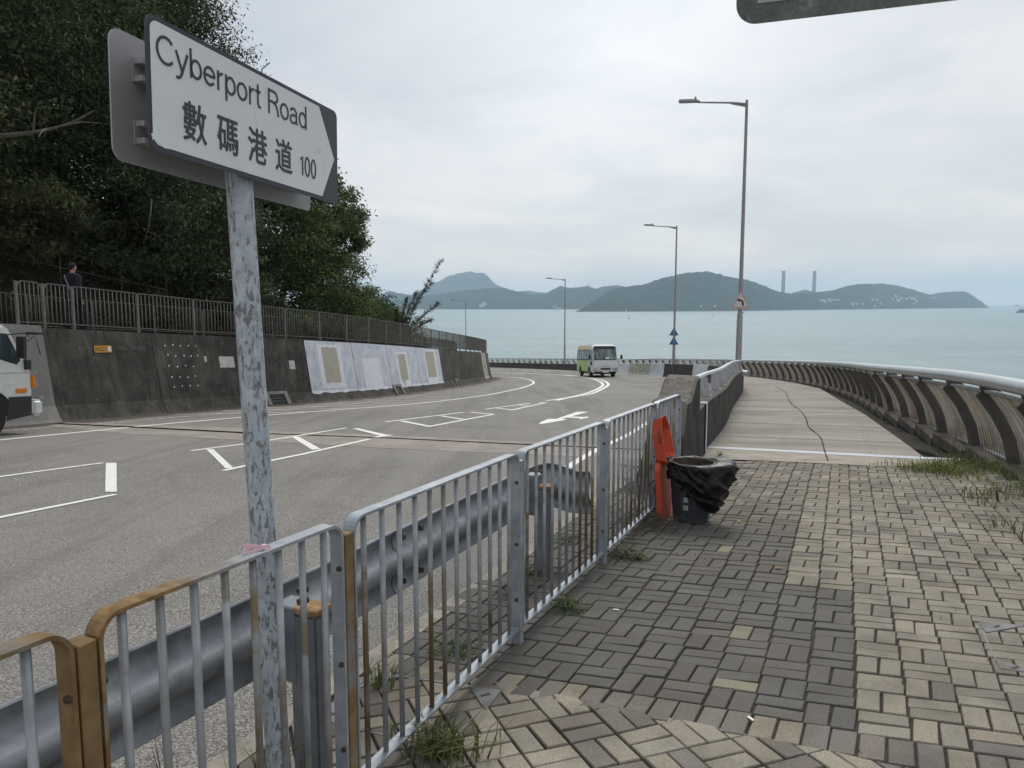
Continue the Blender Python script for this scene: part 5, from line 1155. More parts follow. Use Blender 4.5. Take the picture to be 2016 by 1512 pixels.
    # leaf litter and low growth over the slope: nobody could count it
    rng = np.random.default_rng(8); P = []
    for k in range(15000):
        s = rng.uniform(14, 58); d = abs(rng.normal(0, 3.2)) + .02; v = hillpt(s, d); P.append((v.x, v.y, v.z + rng.uniform(.0, .10)))
    P = np.array(P); o = quads('leaf_litter', leaf_quads(rng, P, np.tile([0.35, -.2, .6], (len(P), 1)), .15, .07, .8, .8), M['litter']); o['kind'] = 'stuff'
    P = []
    for k in range(16000):
        s = rng.uniform(12, 60); d = rng.uniform(2.0, 14) if rng.random() < .8 else rng.uniform(0, 2); v = hillpt(s, d); P.append((v.x, v.y, v.z + abs(rng.normal(0, .35))))
    P = np.array(P); o = quads('ground_cover', leaf_quads(rng, P, np.tile([0.35, -.2, .6], (len(P), 1)), .20, .07, .5, 1.1), M['leaf_dark']); o['kind'] = 'stuff'
build_trees()
build_coast()

def blade_mesh(name, pts, mat, seed, h=(.08, .25), w=.0045, spread=.5, parent=None, lean=None):
    rng = np.random.default_rng(seed); Q = []
    for (x, y, z) in pts:
        H = rng.uniform(*h); a = rng.uniform(0, 6.283); sp = rng.uniform(.15, 1) * spread * H; d = np.array([math.cos(a) * sp, math.sin(a) * sp, 0]); s = np.array([-math.sin(a), math.cos(a), 0]) * w * rng.uniform(.6, 1.4); p = np.array([x, y, z]); m1 = p + d * .28 + np.array([0, 0, H * .62]); m2 = p + d + np.array([0, 0, H * rng.uniform(.75, 1.0)])
        Q.append([p - s, p + s, m1 + s * .8, m1 - s * .8]); Q.append([m1 - s * .8, m1 + s * .8, m2 + s * .12, m2 - s * .12])
    return quads(name, np.array(Q), mat, parent)
def build_weeds():
    rng = np.random.default_rng(21)
    def tuft(label, x, y, r, n, h, name='grass_tuft', cat='grass', sp=.9, flat=None, mat='grass_green', w=.0035):
        P = []
        for k in range(n):
            a = rng.uniform(0, 6.28); q = abs(rng.normal(0, r * .5)); px, py = x + q * math.cos(a) * 1.3, y + q * math.sin(a) * .8; P.append((px, py, gz(py) - .006))
        o = blade_mesh(name, P, M[mat], int(x * 100 + y * 10) % 9999 + 7, h, w, sp); tag(o, label, cat, 'weeds in the paving')
    tuft('spreading grass tuft at the bottom edge in front of the railing', -.27, 2.76, .22, 190, (.07, .17), sp=1.5)
    tuft('thin tall grass at the foot of the peeling sign pole', -.80, 2.36, .10, 26, (.18, .42), sp=.5, w=.003)
    tuft('grass blades between the railing bars left of the sign pole', -1.08, 2.20, .08, 22, (.2, .48), sp=.35, w=.003)
    tuft('grass sprig beside the barrier post', -.62, 3.32, .09, 46, (.06, .15), sp=.8)
    rr = random.Random(4)
    def weed(label, x, y, r, n, seed):
        root = thing('weed', label, 'weed', (x, y, gz(y)), group='weeds in the paving'); rg = np.random.default_rng(seed); mb = MB()
        for k in range(9): a = rr.random() * 6.28; q = r * rr.uniform(.4, 1); mb.tube([(0, 0, -.004), (q * .5 * math.cos(a), q * .5 * math.sin(a), .035), (q * math.cos(a), q * math.sin(a), .03 + .05 * rr.random())], [.0022, .0018, .001], 4)
        mb.build('stem', M['bark'], root); pos = np.stack([rg.normal(0, r * .5, n), rg.normal(0, r * .4, n), np.abs(rg.normal(.02, .03, n)) + .004], 1); quads('foliage', leaf_quads(rg, pos, np.tile([0, 0, 1.], (n, 1)), .034, .013, .7, .9), M['leaf_mid'], root)
    for k, (x, y, r, lab) in enumerate(((-.28, 3.68, .15, 'dark leafy weed growing behind the second railing panel'), (.14, 4.95, .13, 'small weed beside the third railing post'), (.33, 4.30, .12, 'flat weed just in front of the bottom rail'), (.80, 5.33, .13, 'weed clump under the railing left of the bin'), (.93, 5.28, .08, 'tiny weed on the pavers left of the bin'), (.45, 5.75, .14, 'weed between railing and kerb below the beam end'), (2.85, 10.1, .07, 'little dry weed at the corner of the parapet foot'), (.02, 4.55, .1, 'weed at the foot of the fourth row of bars'))): weed(lab, x, y, r, 150 if r > .1 else 70, 60 + k)
    # grass along the right-hand edge of the paving
    P = []
    for k in range(8200):
        y = rng.uniform(1.5, 9.75); fx = lerp([(b, a) for a, b in FB], y); t = abs(rng.normal(0, .50)) if rng.random() < .75 else rng.uniform(0, 1.2); x = fx + .15 - t
        if noise.noise((x * 1.6, y * 1.1, 2)) + .35 * noise.noise((x * 5, y * 5, 1)) < -.10 + .22 * t: continue
        P.append((x, y, gz(y) - .01))
    o = blade_mesh('grass', P, M['grass_green'], 5, (.04, .16), .0046, 1.7); o['kind'] = 'stuff'
    P = [(rng.normal(5.25, .24), rng.normal(9.0, .2)) for k in range(900)]; P = [(x, y, gz(y) - .008) for x, y in P]; o = blade_mesh('grass_tuft', P, M['grass_green'], 9, (.04, .14), .0045, 1.8); tag(o, 'dense low grass tuft where the brick paving meets the path at the right', 'grass', 'weeds in the paving')
    P = [(rng.normal(5.62, .16), rng.normal(9.35, .18)) for k in range(50)]; P = [(x, y, gz(y) - .02) for x, y in P]; o = blade_mesh('grass_tuft', P, M['grass_green'], 10, (.3, .75), .003, .35); tag(o, 'tall thin straw grass in front of the first fence ribs', 'grass', 'weeds in the paving')
    # tiny sprouts in the joints
    P = []
    for k in range(520):
        x, y = rng.uniform(.6, 5.2), rng.uniform(2.4, 9.4)
        if noise.noise((x * 1.3, y * 1.3, 7)) > .28 or (abs(x - (1.435 + .445 * (y - 2.93))) < .02 and rng.random() < .25): P.append((x, y, gz(y) - .008))
    o = blade_mesh('moss', P, M['grass_green'], 12, (.012, .035), .003, 1.3); o['kind'] = 'stuff'
    # twigs heaped under the railing beside the bin
    tw = MB()
    for k in range(150):
        a = rr.random() * 3.14; x, y = 1.18 + rr.gauss(0, .14), 6.25 + rr.gauss(0, .2); L = rr.uniform(.05, .2); z = gz(y) + abs(rr.gauss(0, .045)); d = Vector((math.cos(a), math.sin(a), rr.gauss(0, .35))) * L / 2; c = Vector((x, y, z + .01)); tw.tube([c - d, c + Vector((0, 0, .01)), c + d], .0025, 4)
    for k in range(8):
        c = Vector((1.16 + rr.gauss(0, .06), 6.5, gz(6.5))); tw.tube(catmull([c, c + Vector((rr.gauss(0, .06), 0, .22)), c + Vector((rr.gauss(0, .16), -.03, .42)), c + Vector((rr.gauss(0, .2), -.02, .5))], 4), .003, 4)
    o = tw.build('twig_heap', M['bark']); tag(o, 'heap of dry twigs under the railing beside the bin', 'twigs')
    for k, (x, y, lab) in enumerate(((1.86, 5.05, 'dry brown leaf on the light pavers right of the dark patch'), (1.98, 6.35, 'dry leaf on the paving right of the bin foot'), (-.42, 3.95, 'yellow leaf on the road behind the second railing panel'), (2.75, 9.6, 'dry leaf near the parapet corner'))):
        a = k * 1.3; m = MB(); F = T(x, y, gz(y) + (.006 if k != 2 else -.11)) @ Matrix.Rotation(a, 4, 'Z'); m.add([F @ Vector(v) for v in ((-.035, 0, .004), (0, -.018, .012), (.04, 0, .006), (0, .018, .014), (0, 0, .002))], [(0, 1, 4), (1, 2, 4), (2, 3, 4), (3, 0, 4)]); o = m.build('dry_leaf', M['dead_leaf']); so_ = o.modifiers.new('t', 'SOLIDIFY'); so_.thickness = .001; tag(o, lab, 'leaf', 'fallen leaves')
    # a faint smear of teal chalk on the pavers, small white scraps
    m = MB(); P = [(-.0, 2.98), (.10, 2.93), (.22, 2.88), (.33, 2.83)]
    for a, b in zip(P, P[1:]): m.add([(a[0], a[1] - .018, gz(a[1]) + .004), (b[0], b[1] - .018, gz(b[1]) + .004), (b[0], b[1] + .014, gz(b[1]) + .004), (a[0], a[1] + .012, gz(a[1]) + .004)], [(0, 1, 2, 3)])
    for k, (x, y, lab) in enumerate(((1.02, 3.02, 'small white scrap lying in a joint of the dark pavers'), (.62, 4.28, 'tiny white scrap on the dark pavers at the left'))): o = MB().box((x, y, gz(y) + .006), (.012, .034, .004), Matrix.Rotation(.4 + k, 3, 'Z')).build('litter_scrap', M['white_paint']); tag(o, lab, 'litter', 'scraps on the paving')
build_weeds()

def build_covers():
    def cover(label, P, tris):
        c = Vector((P[0][0], P[0][1], gz(P[0][1]))); root = thing('drain_cover', label, 'cover', c)
        m = MB()
        for a, b in zip(P, P[1:] + P[:1]): m.bar((a[0], a[1], gz(a[1]) + .000), (b[0], b[1], gz(b[1]) - .003), .005, .010)
        m.build('frame', M['post_grey'], root, org=c)
        for t in tris:
            m = MB(); m.add([(x, y, gz(y) + z) for z in (.0065, -.01) for x, y in t], [(0, 1, 2), (5, 4, 3), (0, 3, 4, 1), (1, 4, 5, 2), (2, 5, 3, 0)]); o = m.build('corner_plate', M['worn_plate'], root, org=c)
            q = Vector((sum(x for x, y in t) / 3, sum(y for x, y in t) / 3)); MB().box((q.x, q.y, gz(q.y) + .008), (.045, .014, .003), Matrix.Rotation(.5, 3, 'Z')).build('key_slot', M['black'], o, org=c)
    cover('inset drain cover with triangular metal corners under the railing', [(-.06, 3.28), (-.27, 2.80), (-.86, 3.02), (-.67, 3.46)], [[(-.20, 3.315), (-.05, 3.275), (-.115, 3.09)], [(-.67, 3.45), (-.53, 3.42), (-.72, 3.29)], [(-.86, 3.02), (-.80, 3.16), (-.70, 2.97)]])
    cover('inset drain cover with triangular metal corners at the right edge of the paving', [(2.66, 4.09), (2.40, 3.50), (3.02, 3.24), (3.28, 3.82)], [[(2.66, 4.09), (2.90, 4.04), (2.61, 3.94)], [(2.40, 3.50), (2.44, 3.60), (2.60, 3.42)], [(3.28, 3.82), (3.22, 3.69), (3.10, 3.90)], [(3.02, 3.24), (2.88, 3.30), (3.07, 3.35)]])
build_covers()

# ------------------------------------------------------------------ litter bin and bag
def build_bin():
    c = Vector((1.585, 6.44, gz(6.44))); yaw = R(-25); root = thing('litter_bin', 'dark grey eight-sided litter bin with open orange lid and back, against the railing', 'litter bin', c, (0, 0, yaw))
    def ring(r, z, k=8): return [(r * math.cos(R(22.5 + 45 * i)), r * .92 * math.sin(R(22.5 + 45 * i)), z) for i in range(k)]
    m = MB(); lv = [(.150, 0), (.160, .02), (.172, .14), (.186, .30), (.198, .50), (.207, .53), (.195, .53), (.15, .06)]; vs = []
    for r, z in lv: vs += ring(r, z)
    fs = [tuple(reversed(range(8)))] + [((j - 1) * 8 + i, (j - 1) * 8 + (i + 1) % 8, j * 8 + (i + 1) % 8, j * 8 + i) for j in range(1, len(lv)) for i in range(8)] + [tuple((len(lv) - 1) * 8 + i for i in range(8))]
    m.add(vs, fs); m.m = [1 if i >= 1 + 6 * 8 else 0 for i in range(len(fs))]
    body = m.build('body', [M['bin_grey'], M['bin_dark_inside']], root)
    # writing down one face of the body
    a = R(180 + 45 + 22); ang = R(-112.5 + 0)
    n = Vector((math.cos(R(-100)), math.sin(R(-100)), 0)); 
    f = R(270); nn = Vector((math.cos(f), math.sin(f), .07)).normalized(); up = (Vector((0, 0, 1)) - nn * nn.z).normalized(); xx = up.cross(nn)
    o = Vector((0, -.92 * .155 * math.cos(R(22.5)) - .004, 0)) 
    cjk('收集箱', .050, M['notice'], 'lettering', body, frame(Vector((-.015, -.174, .272)), xx, up, nn), .004, .068, True)
    # orange back panel and lid, hinged at the back
    bk = MB(); bx = -.185
    P = [(-.17, .03), (-.12, .0), (.12, 0), (.17, .03), (.18, .46), (.12, .52), (-.12, .52), (-.18, .46)]
    F = frame((bx - .012, 0, .0), (0, 1, 0), (-.08, 0, 1), (-1, 0, -.08)); bk.prism(P, .05, F, z0=.012); bk.build('back_panel', M['bin_orange'], root, bevel=.008, seg=2)
    ld = MB(); L = .42; W = .175; tilt = Vector((-.17, 0, 1)).normalized(); nrm = Vector((1, 0, .17)).normalized(); F = frame((-.215, 0, .50), (0, -1, 0), tilt, nrm)
    out = [(-W, .04), (-W + .05, 0), (W - .05, 0), (W, .04), (W * .90, L * .68), (W * .42, L), (-W * .42, L), (-W * .90, L * .68)]
    inn = [(x * .9, .02 + y * .93) for x, y in out]; n = 8
    vs = [F @ Vector((x * .72, .02 + y * .86, -.075)) for x, y in out] + [F @ Vector((x, y, .03 - .02 * y)) for x, y in out] + [F @ Vector((x, y, .03 - .02 * y)) for x, y in inn] + [F @ Vector((x * .70, .03 + y * .84, -.06)) for x, y in out]
    fs = [tuple(reversed(range(n)))] + [(j * n + i, j * n + (i + 1) % n, (j + 1) * n + (i + 1) % n, (j + 1) * n + i) for j in range(3) for i in range(n)] + [tuple(3 * n + i for i in range(n))]
    ld.add(vs, fs); lid = ld.build('lid', M['bin_orange'], root, bevel=.004)
    hb = MB(); hp = [F @ Vector((.155, .20, .0)), F @ Vector((.172, .22, .0)), F @ Vector((.172, .30, .0)), F @ Vector((.155, .32, .0))]; hb.tube(hp, .006, 6); hb.build('handle', M['bin_dark_inside'], lid)
    MB().tube([(-.215, -.06, .545), (-.215, .06, .545)], .012, 8).build('hinge', M['bolt'], root)
build_bin()
def build_bag():
    """thin plastic hung over the front of the rim, slack and bulging on the right, with crumpled diagonal folds"""
    c = Vector((1.585, 6.44, gz(6.44))); N, K = 150, 46; V = []; F = []
    ridge = lambda v: 1 - min(1, abs(v) * 3.2)
    for i in range(N):
        a = 2 * math.pi * i / N; wr = Vector((math.cos(a), math.sin(a), 0)); right = max(0, math.cos(a - R(-12))); front = max(0, math.cos(a - R(-72))); back = max(0, math.cos(a - R(95)))
        low = noise.noise(Vector((wr.x * 1.7, wr.y * 1.7, 4))); hem = .03 * noise.noise(Vector((wr.x * 4, wr.y * 4, 9)))
        drop = .13 + .11 * right + .19 * front ** 1.6 - .06 * back + .04 * low + hem; bulge = .105 * right ** 1.6 + .022 * front + .006
        lip = .012 * noise.noise(Vector((wr.x * 3, wr.y * 3, 2))) + .016 * max(0, right - .3)
        for k in range(K):
            u = k / (K - 1)
            if u < .06: q = u / .06; r = .193 + .016 * q; z = .524 + lip * q + .010 * q
            else:
                q = (u - .06) / .94; r = .211 + bulge * 1.3 * math.sin(min(1.0, q ** .55) * math.pi * .84) - .024 * q ** 2; z = .534 + lip * (1 - q) + .06 * right ** 3 * math.sin(min(1, q * 2.2) * math.pi) - (drop + .02) * q ** 1.1
            amp = min(1, max(0, (u - .03) * 5)); al = a * .21
            d1 = al * .8 + z * .75; d2 = al * .75 - z * .65
            g = .026 * ridge(noise.noise(Vector((d1 * 11, d2 * 2.6, 1.1)))) + .016 * ridge(noise.noise(Vector((d2 * 13, d1 * 4, 6.3)))) + .008 * ridge(noise.noise(Vector((d1 * 34, d2 * 12, 3.7)))) + .030 * noise.noise(Vector((d1 * 6, d2 * 6, 8.8)))
            r += amp * (g - .018); z += amp * (.022 * noise.noise(Vector((d1 * 9, d2 * 9, 2.2))))
            V.append((r * wr.x, r * wr.y, z))
        j = (i + 1) % N; F += [(i * K + k, j * K + k, j * K + k + 1, i * K + k + 1) for k in range(K - 1)]
    o = MB().add(V, F).build('rubbish_bag', M['bag_plastic'], None, 'all'); o.location = c; s = o.modifiers.new('thick', 'SOLIDIFY'); s.thickness = .0015
    tag(o, 'creased black plastic rubbish bag folded over the rim of the bin', 'rubbish bag')
build_bag()
# ------------------------------------------------------------------ vehicles
def wheel(parent, x, y, r, w, side, name='wheel'):
    m = MB(); F = frame((x, y, r), (0, 1, 0), (0, 0, 1), (1, 0, 0)); m.prism(arc(0, 0, r, r, 0, 360, 24)[:-1], w, F, z0=-w / 2); o = m.build(name, M['tyre'], parent, bevel=.03, seg=2)
    q = MB(); q.prism(arc(0, 0, r * .6, r * .6, 0, 360, 20)[:-1], .02, F, z0=(w / 2 - .012) * side if side > 0 else -w / 2 - .008); q.prism(arc(0, 0, r * .22, r * .22, 0, 360, 12)[:-1], .05, F, z0=(w / 2 - .01) if side > 0 else -w / 2 - .04); q.build('rim', M['rim_steel'], o, bevel=.006); return o
def build_truck():
    h = R(20); f = Vector((math.sin(h), math.cos(h), -.066)).normalized(); r = f.cross(Vector((0, 0, 1))).normalized(); O = Vector((-10.36, 15.1, zr(-9.9, 14.9) - .02))
    root = thing('white_truck', 'white cab-over truck entering the picture at the left edge beside the wall', 'truck', mat=frame(O, r, f, r.cross(f)))
    W = .90; prof = [(-1.72, .50), (-.14, .62), (-.10, .72), (-.085, 1.0), (-.12, 1.24), (-.28, 1.56), (-.56, 2.08), (-.68, 2.17), (-1.0, 2.21), (-1.72, 2.21)]
    m = MB(); m.prism(prof, 2 * W, frame((-W, 0, 0), (0, 1, 0), (0, 0, 1), (1, 0, 0))); m.build('cab', M['truck_white'], root, True, bevel=.055, seg=3)
    fx = frame((W + .001, 0, 0), (0, 1, 0), (0, 0, 1), (1, 0, 0))
    for sx, nm in ((1, 0), (-1, 0)):
        F = frame((sx * (W + .002), 0, 0), (0, 1, 0), (0, 0, 1), (sx, 0, 0)) if sx > 0 else frame((-W - .002, 0, 0), (0, 1, 0), (0, 0, 1), (-1, 0, 0))
        d = MB(); d.prism([(-1.55, .74), (-.98, .80), (-.70, 1.0), (-.20, 1.06), (-.22, 1.30), (-.36, 1.52), (-.62, 2.0), (-1.5, 2.06)], .006, F); door = d.build('door', M['truck_white'], root, bevel=.003)
        g = MB(); g.prism([(-1.46, 1.50), (-1.02, 1.48), (-.80, 1.56), (-.46, 1.44), (-.41, 1.50), (-.66, 1.95), (-1.44, 2.0)], .006, F, z0=.006); g.build('window', M['glass'], door)
        MB().prism([(-1.5, 1.46), (-1.02, 1.44), (-.80, 1.515), (-.44, 1.40), (-.36, 1.49), (-.63, 2.0), (-1.5, 2.05)], .003, F, z0=.005).build('window_seal', M['black_plastic'], door)
        MB().prism(rrect(-1.42, 1.28, -1.25, 1.33, .015), .02, F, z0=.008).build('handle', M['black_plastic'], door)
        s = MB(); s.prism([(-1.55, 1.235), (-.13, 1.235), (-.13, 1.25), (-1.55, 1.25)], .003, F, z0=.0075); s.build('crease', M['sign_grey'], root)
        a = MB(); a.prism(rrect(-.46, .845, -.24, .945, .03), .02, F, z0=.004); a.build('side_indicator', M['amber'], root, bevel=.006)
        a = MB(); a.box((sx * (W - .02), -.10, 1.06), (.10, .10, .26)); a.build('corner_indicator', M['amber'], root, bevel=.02, seg=2)
        a = MB(); a.prism([(-.66, .32), (-.14, .40), (-.14, .78), (-.60, .78)], .02, F, z0=.0); a.build('lower_panel', M['black_plastic'], root, bevel=.008)
        a = MB(); a.prism(arc(-1.02, .42, .50, .52, 0, 180, 16), .015, F, z0=.004); a.build('wheel_arch', M['dark_underside'], root)
        mr = MB(); mr.tube([(sx * (W + .01), -.62, 1.98), (sx * (W + .20), -.40, 2.02), (sx * (W + .24), -.36, 1.95)], .012, 6); mr.tube([(sx * (W + .0), -.66, 1.50), (sx * (W + .18), -.52, 1.56)], .012, 6); mr.box((sx * (W + .22), -.50, 1.74), (.20, .07, .42)); mr.build('mirror', M['black_plastic'], root, bevel=.02, seg=2)
        mr = MB(); mr.box((sx * (W + .02), -.24, 1.40), (.12, .10, .19)); mr.tube([(sx * W, -.30, 1.60), (sx * (W + .02), -.24, 1.45)], .012, 6); mr.build('round_mirror', M['black_plastic'], root, bevel=.035, seg=3)
        wheel(root, sx * .80, -1.02, .38, .22, sx); wheel(root, sx * .78, -3.9, .38, .22, sx)
    wl = Vector((0, -.28, 1.56)); wh = Vector((0, -.56, 2.08)); up = (wh - wl).normalized(); n = Vector((1, 0, 0)).cross(up) * -1
    F = frame(wl + Vector((0, .004, .002)), (-1, 0, 0), up, Vector((-1, 0, 0)).cross(up)); MB().prism(rrect(-.80, -.06, .80, .60, .06), .010, F).build('windscreen', M['glass'], root)
    m = MB(); m.box((0, .0, .54), (1.86, .22, .32)); m.build('bumper', M['truck_white'], root, bevel=.05, seg=3)
    m = MB(); m.tube([(.62, -.30, 1.64), (.86, -.02, 1.98), (.93, .04, 1.60)], .014, 6); m.box((.82, .0, 2.02), (.34, .12, .05)); m.build('front_mirror', M['black_plastic'], root, bevel=.01)
    for sx in (1, -1): MB().box((sx * .62, -.07, .92), (.34, .06, .2)).build('headlight', M['chrome'], root, bevel=.02, seg=2)
    MB().box((0, -3.4, .55), (.7, 3.6, .18)).build('chassis', M['dark_underside'], root); MB().box((0, -3.6, 1.75), (1.8, 3.4, 2.0)).build('cargo_box', M['truck_white'], root, bevel=.02)
build_truck()
def build_bus():
    f = Vector((.099, -.995, .074)).normalized(); r = f.cross(Vector((0, 0, 1))).normalized(); u = r.cross(f); O = Vector((7.38, 58.6, zr(7.38, 58.6) + .01)); root = thing('minibus', 'white and lime green minibus with yellow roof end coming round the bend', 'bus', mat=frame(O, r, f, u))
    W = 1.02; m = MB(); prof = [(-6.95, .42), (-.04, .34), (.0, .55), (-.02, 1.05), (-.10, 1.34), (-.34, 2.28), (-.50, 2.48), (-.95, 2.585), (-6.7, 2.60), (-6.95, 2.40)]
    # body lofted so that the sides lean in above the waist
    vs = []; fs = []; n = len(prof)
    for sx, k in ((-1, 0), (1, 1)):
        for (y, z) in prof: vs.append((sx * (W if z < 1.4 else W - .10 * min(1, (z - 1.4) / 1.1)), y, z))
    fs = [tuple(range(n)), tuple(reversed(range(n, 2 * n)))] + [(i, n + i, n + (i + 1) % n, (i + 1) % n) for i in range(n)]; m.add(vs, fs); m.build('body', M['bus_paint'], root, True, bevel=.09, seg=3)
    def side(sx, y0, y1, z0, z1, name, mat, t=.012, parent=None, out=.004, sk=0):
        X = lambda z: sx * ((W if z < 1.4 else W - .10 * min(1, (z - 1.4) / 1.1)) + out); b = MB(); P = [(y0, z0), (y1, z0), (y1 + sk, z1), (y0, z1)]; vs = [(X(z), y, z) for y, z in P] + [(X(z) + sx * t, y, z) for y, z in P]; b.add(vs, [(0, 1, 2, 3), (4, 5, 6, 7), (0, 1, 5, 4), (1, 2, 6, 5), (2, 3, 7, 6), (3, 0, 4, 7)]); return b.build(name, mat, parent or root)
    for sx in (1, -1):
        side(sx, -6.75, -1.55, 1.36, 2.2, 'window_band', M['black_plastic'], .006)
        for k in range(5): y = -6.7 + k * 1.03; side(sx, y + .10, y + .90, 1.43, 2.13, 'window', M['bus_glass'], .008, None, .008)
        side(sx, -1.45, -.34, 1.22, 2.16, 'cab_window', M['glass'], .008, None, .006, -.12)
        side(sx, -1.0, -.30, .95, 1.22, 'cab_window_dip', M['black_plastic'], .008, None, .005)
        for y in (-1.35, -5.2):
            a = MB(); F = frame((sx * (W + .003), 0, 0), (0, 1, 0), (0, 0, 1), (sx, 0, 0)) if sx > 0 else frame((-W - .003, 0, 0), (0, 1, 0), (0, 0, 1), (-1, 0, 0)); a.prism(arc(y, .40, .47, .47, 0, 180, 14), .008, F); a.build('wheel_arch', M['dark_underside'], root); wheel(root, sx * .90, y, .37, .24, sx)
        hl = MB(); hl.box((sx * .76, -.015, .64), (.42, .10, .20)); hl.build('headlight', M['chrome'], root, bevel=.03, seg=2)
        fg = MB(); fg.box((sx * .80, .0, .46), (.20, .04, .09)); fg.build('fog_light', M['sign_grey'], root, bevel=.01)
        mr = MB(); mr.tube([(sx * .98, -.2, 1.42), (sx * 1.26, -.02, 1.46)], .022, 6); mr.box((sx * 1.28, 0, 1.58), (.17, .09, .34)); mr.build('mirror', M['black_plastic'], root, bevel=.03, seg=2)
    a, b = Vector((0, -.10, 1.36)), Vector((0, -.345, 2.30)); up = (b - a).normalized(); F = frame(a + Vector((0, .012, .01)), (-1, 0, 0), up, Vector((-1, 0, 0)).cross(up)); L = (b - a).length
    MB().prism(rrect(-.90, -.02, .90, L + .14, (.06, .06, .12, .12)), .01, F).build('windscreen_surround', M['black_plastic'], root); ws = MB().prism(rrect(-.87, .02, .87, L - .12, (.05, .05, .04, .04)), .008, F, z0=.012).build('windscreen', M['bus_glass'], root)
    MB().prism([(.04, .05), (.30, .05), (.30, .2), (.04, .2)], .003, F, z0=.021).build('notice', M['white_paint'], ws)
    w = MB(); w.bar(F @ Vector((.55, -.01, .03)), F @ Vector((.1, .05, .03)), .02, .02); w.bar(F @ Vector((-.35, -.01, .03)), F @ Vector((-.8, .05, .03)), .02, .02); w.build('wiper', M['black_plastic'], root)
    for z, ww, h, nm, mt in ((.88, .72, .035, 'chrome_strip', 'chrome'), (.66, .80, .13, 'grille', 'black_plastic'), (.40, 1.0, .11, 'lower_grille', 'black_plastic')): MB().box((0, .004, z), (ww, .05, h)).build(nm, M[mt], root, bevel=.012)
    MB().box((0, .035, .42), (.50, .02, .11)).build('registration_plate', M['white_paint'], root)
    e = MB(); e.tube([(0, .0, 1.09), (0, .012, 1.09)], .05, 10); e.build('emblem', M['chrome'], root)
    MB().box((0, -.25, .36), (1.7, .4, .12)).build('bumper_underside', M['dark_underside'], root); MB().box((0, -3.5, .36), (1.7, 6.5, .22)).build('underside', M['dark_underside'], root)
M['bus_glass'] = None
def _bg():
    t = MT('bus_glass'); c = t.ramp(t.noise(1.6, 3, .5, 0, t.map((1.5, 1.5, .3))), (.42, (.05, .07, .07)), (.62, (.20, .27, .26))); t.col(c).set(.08, 0, .6); M['bus_glass'] = t.m
_bg(); build_bus()

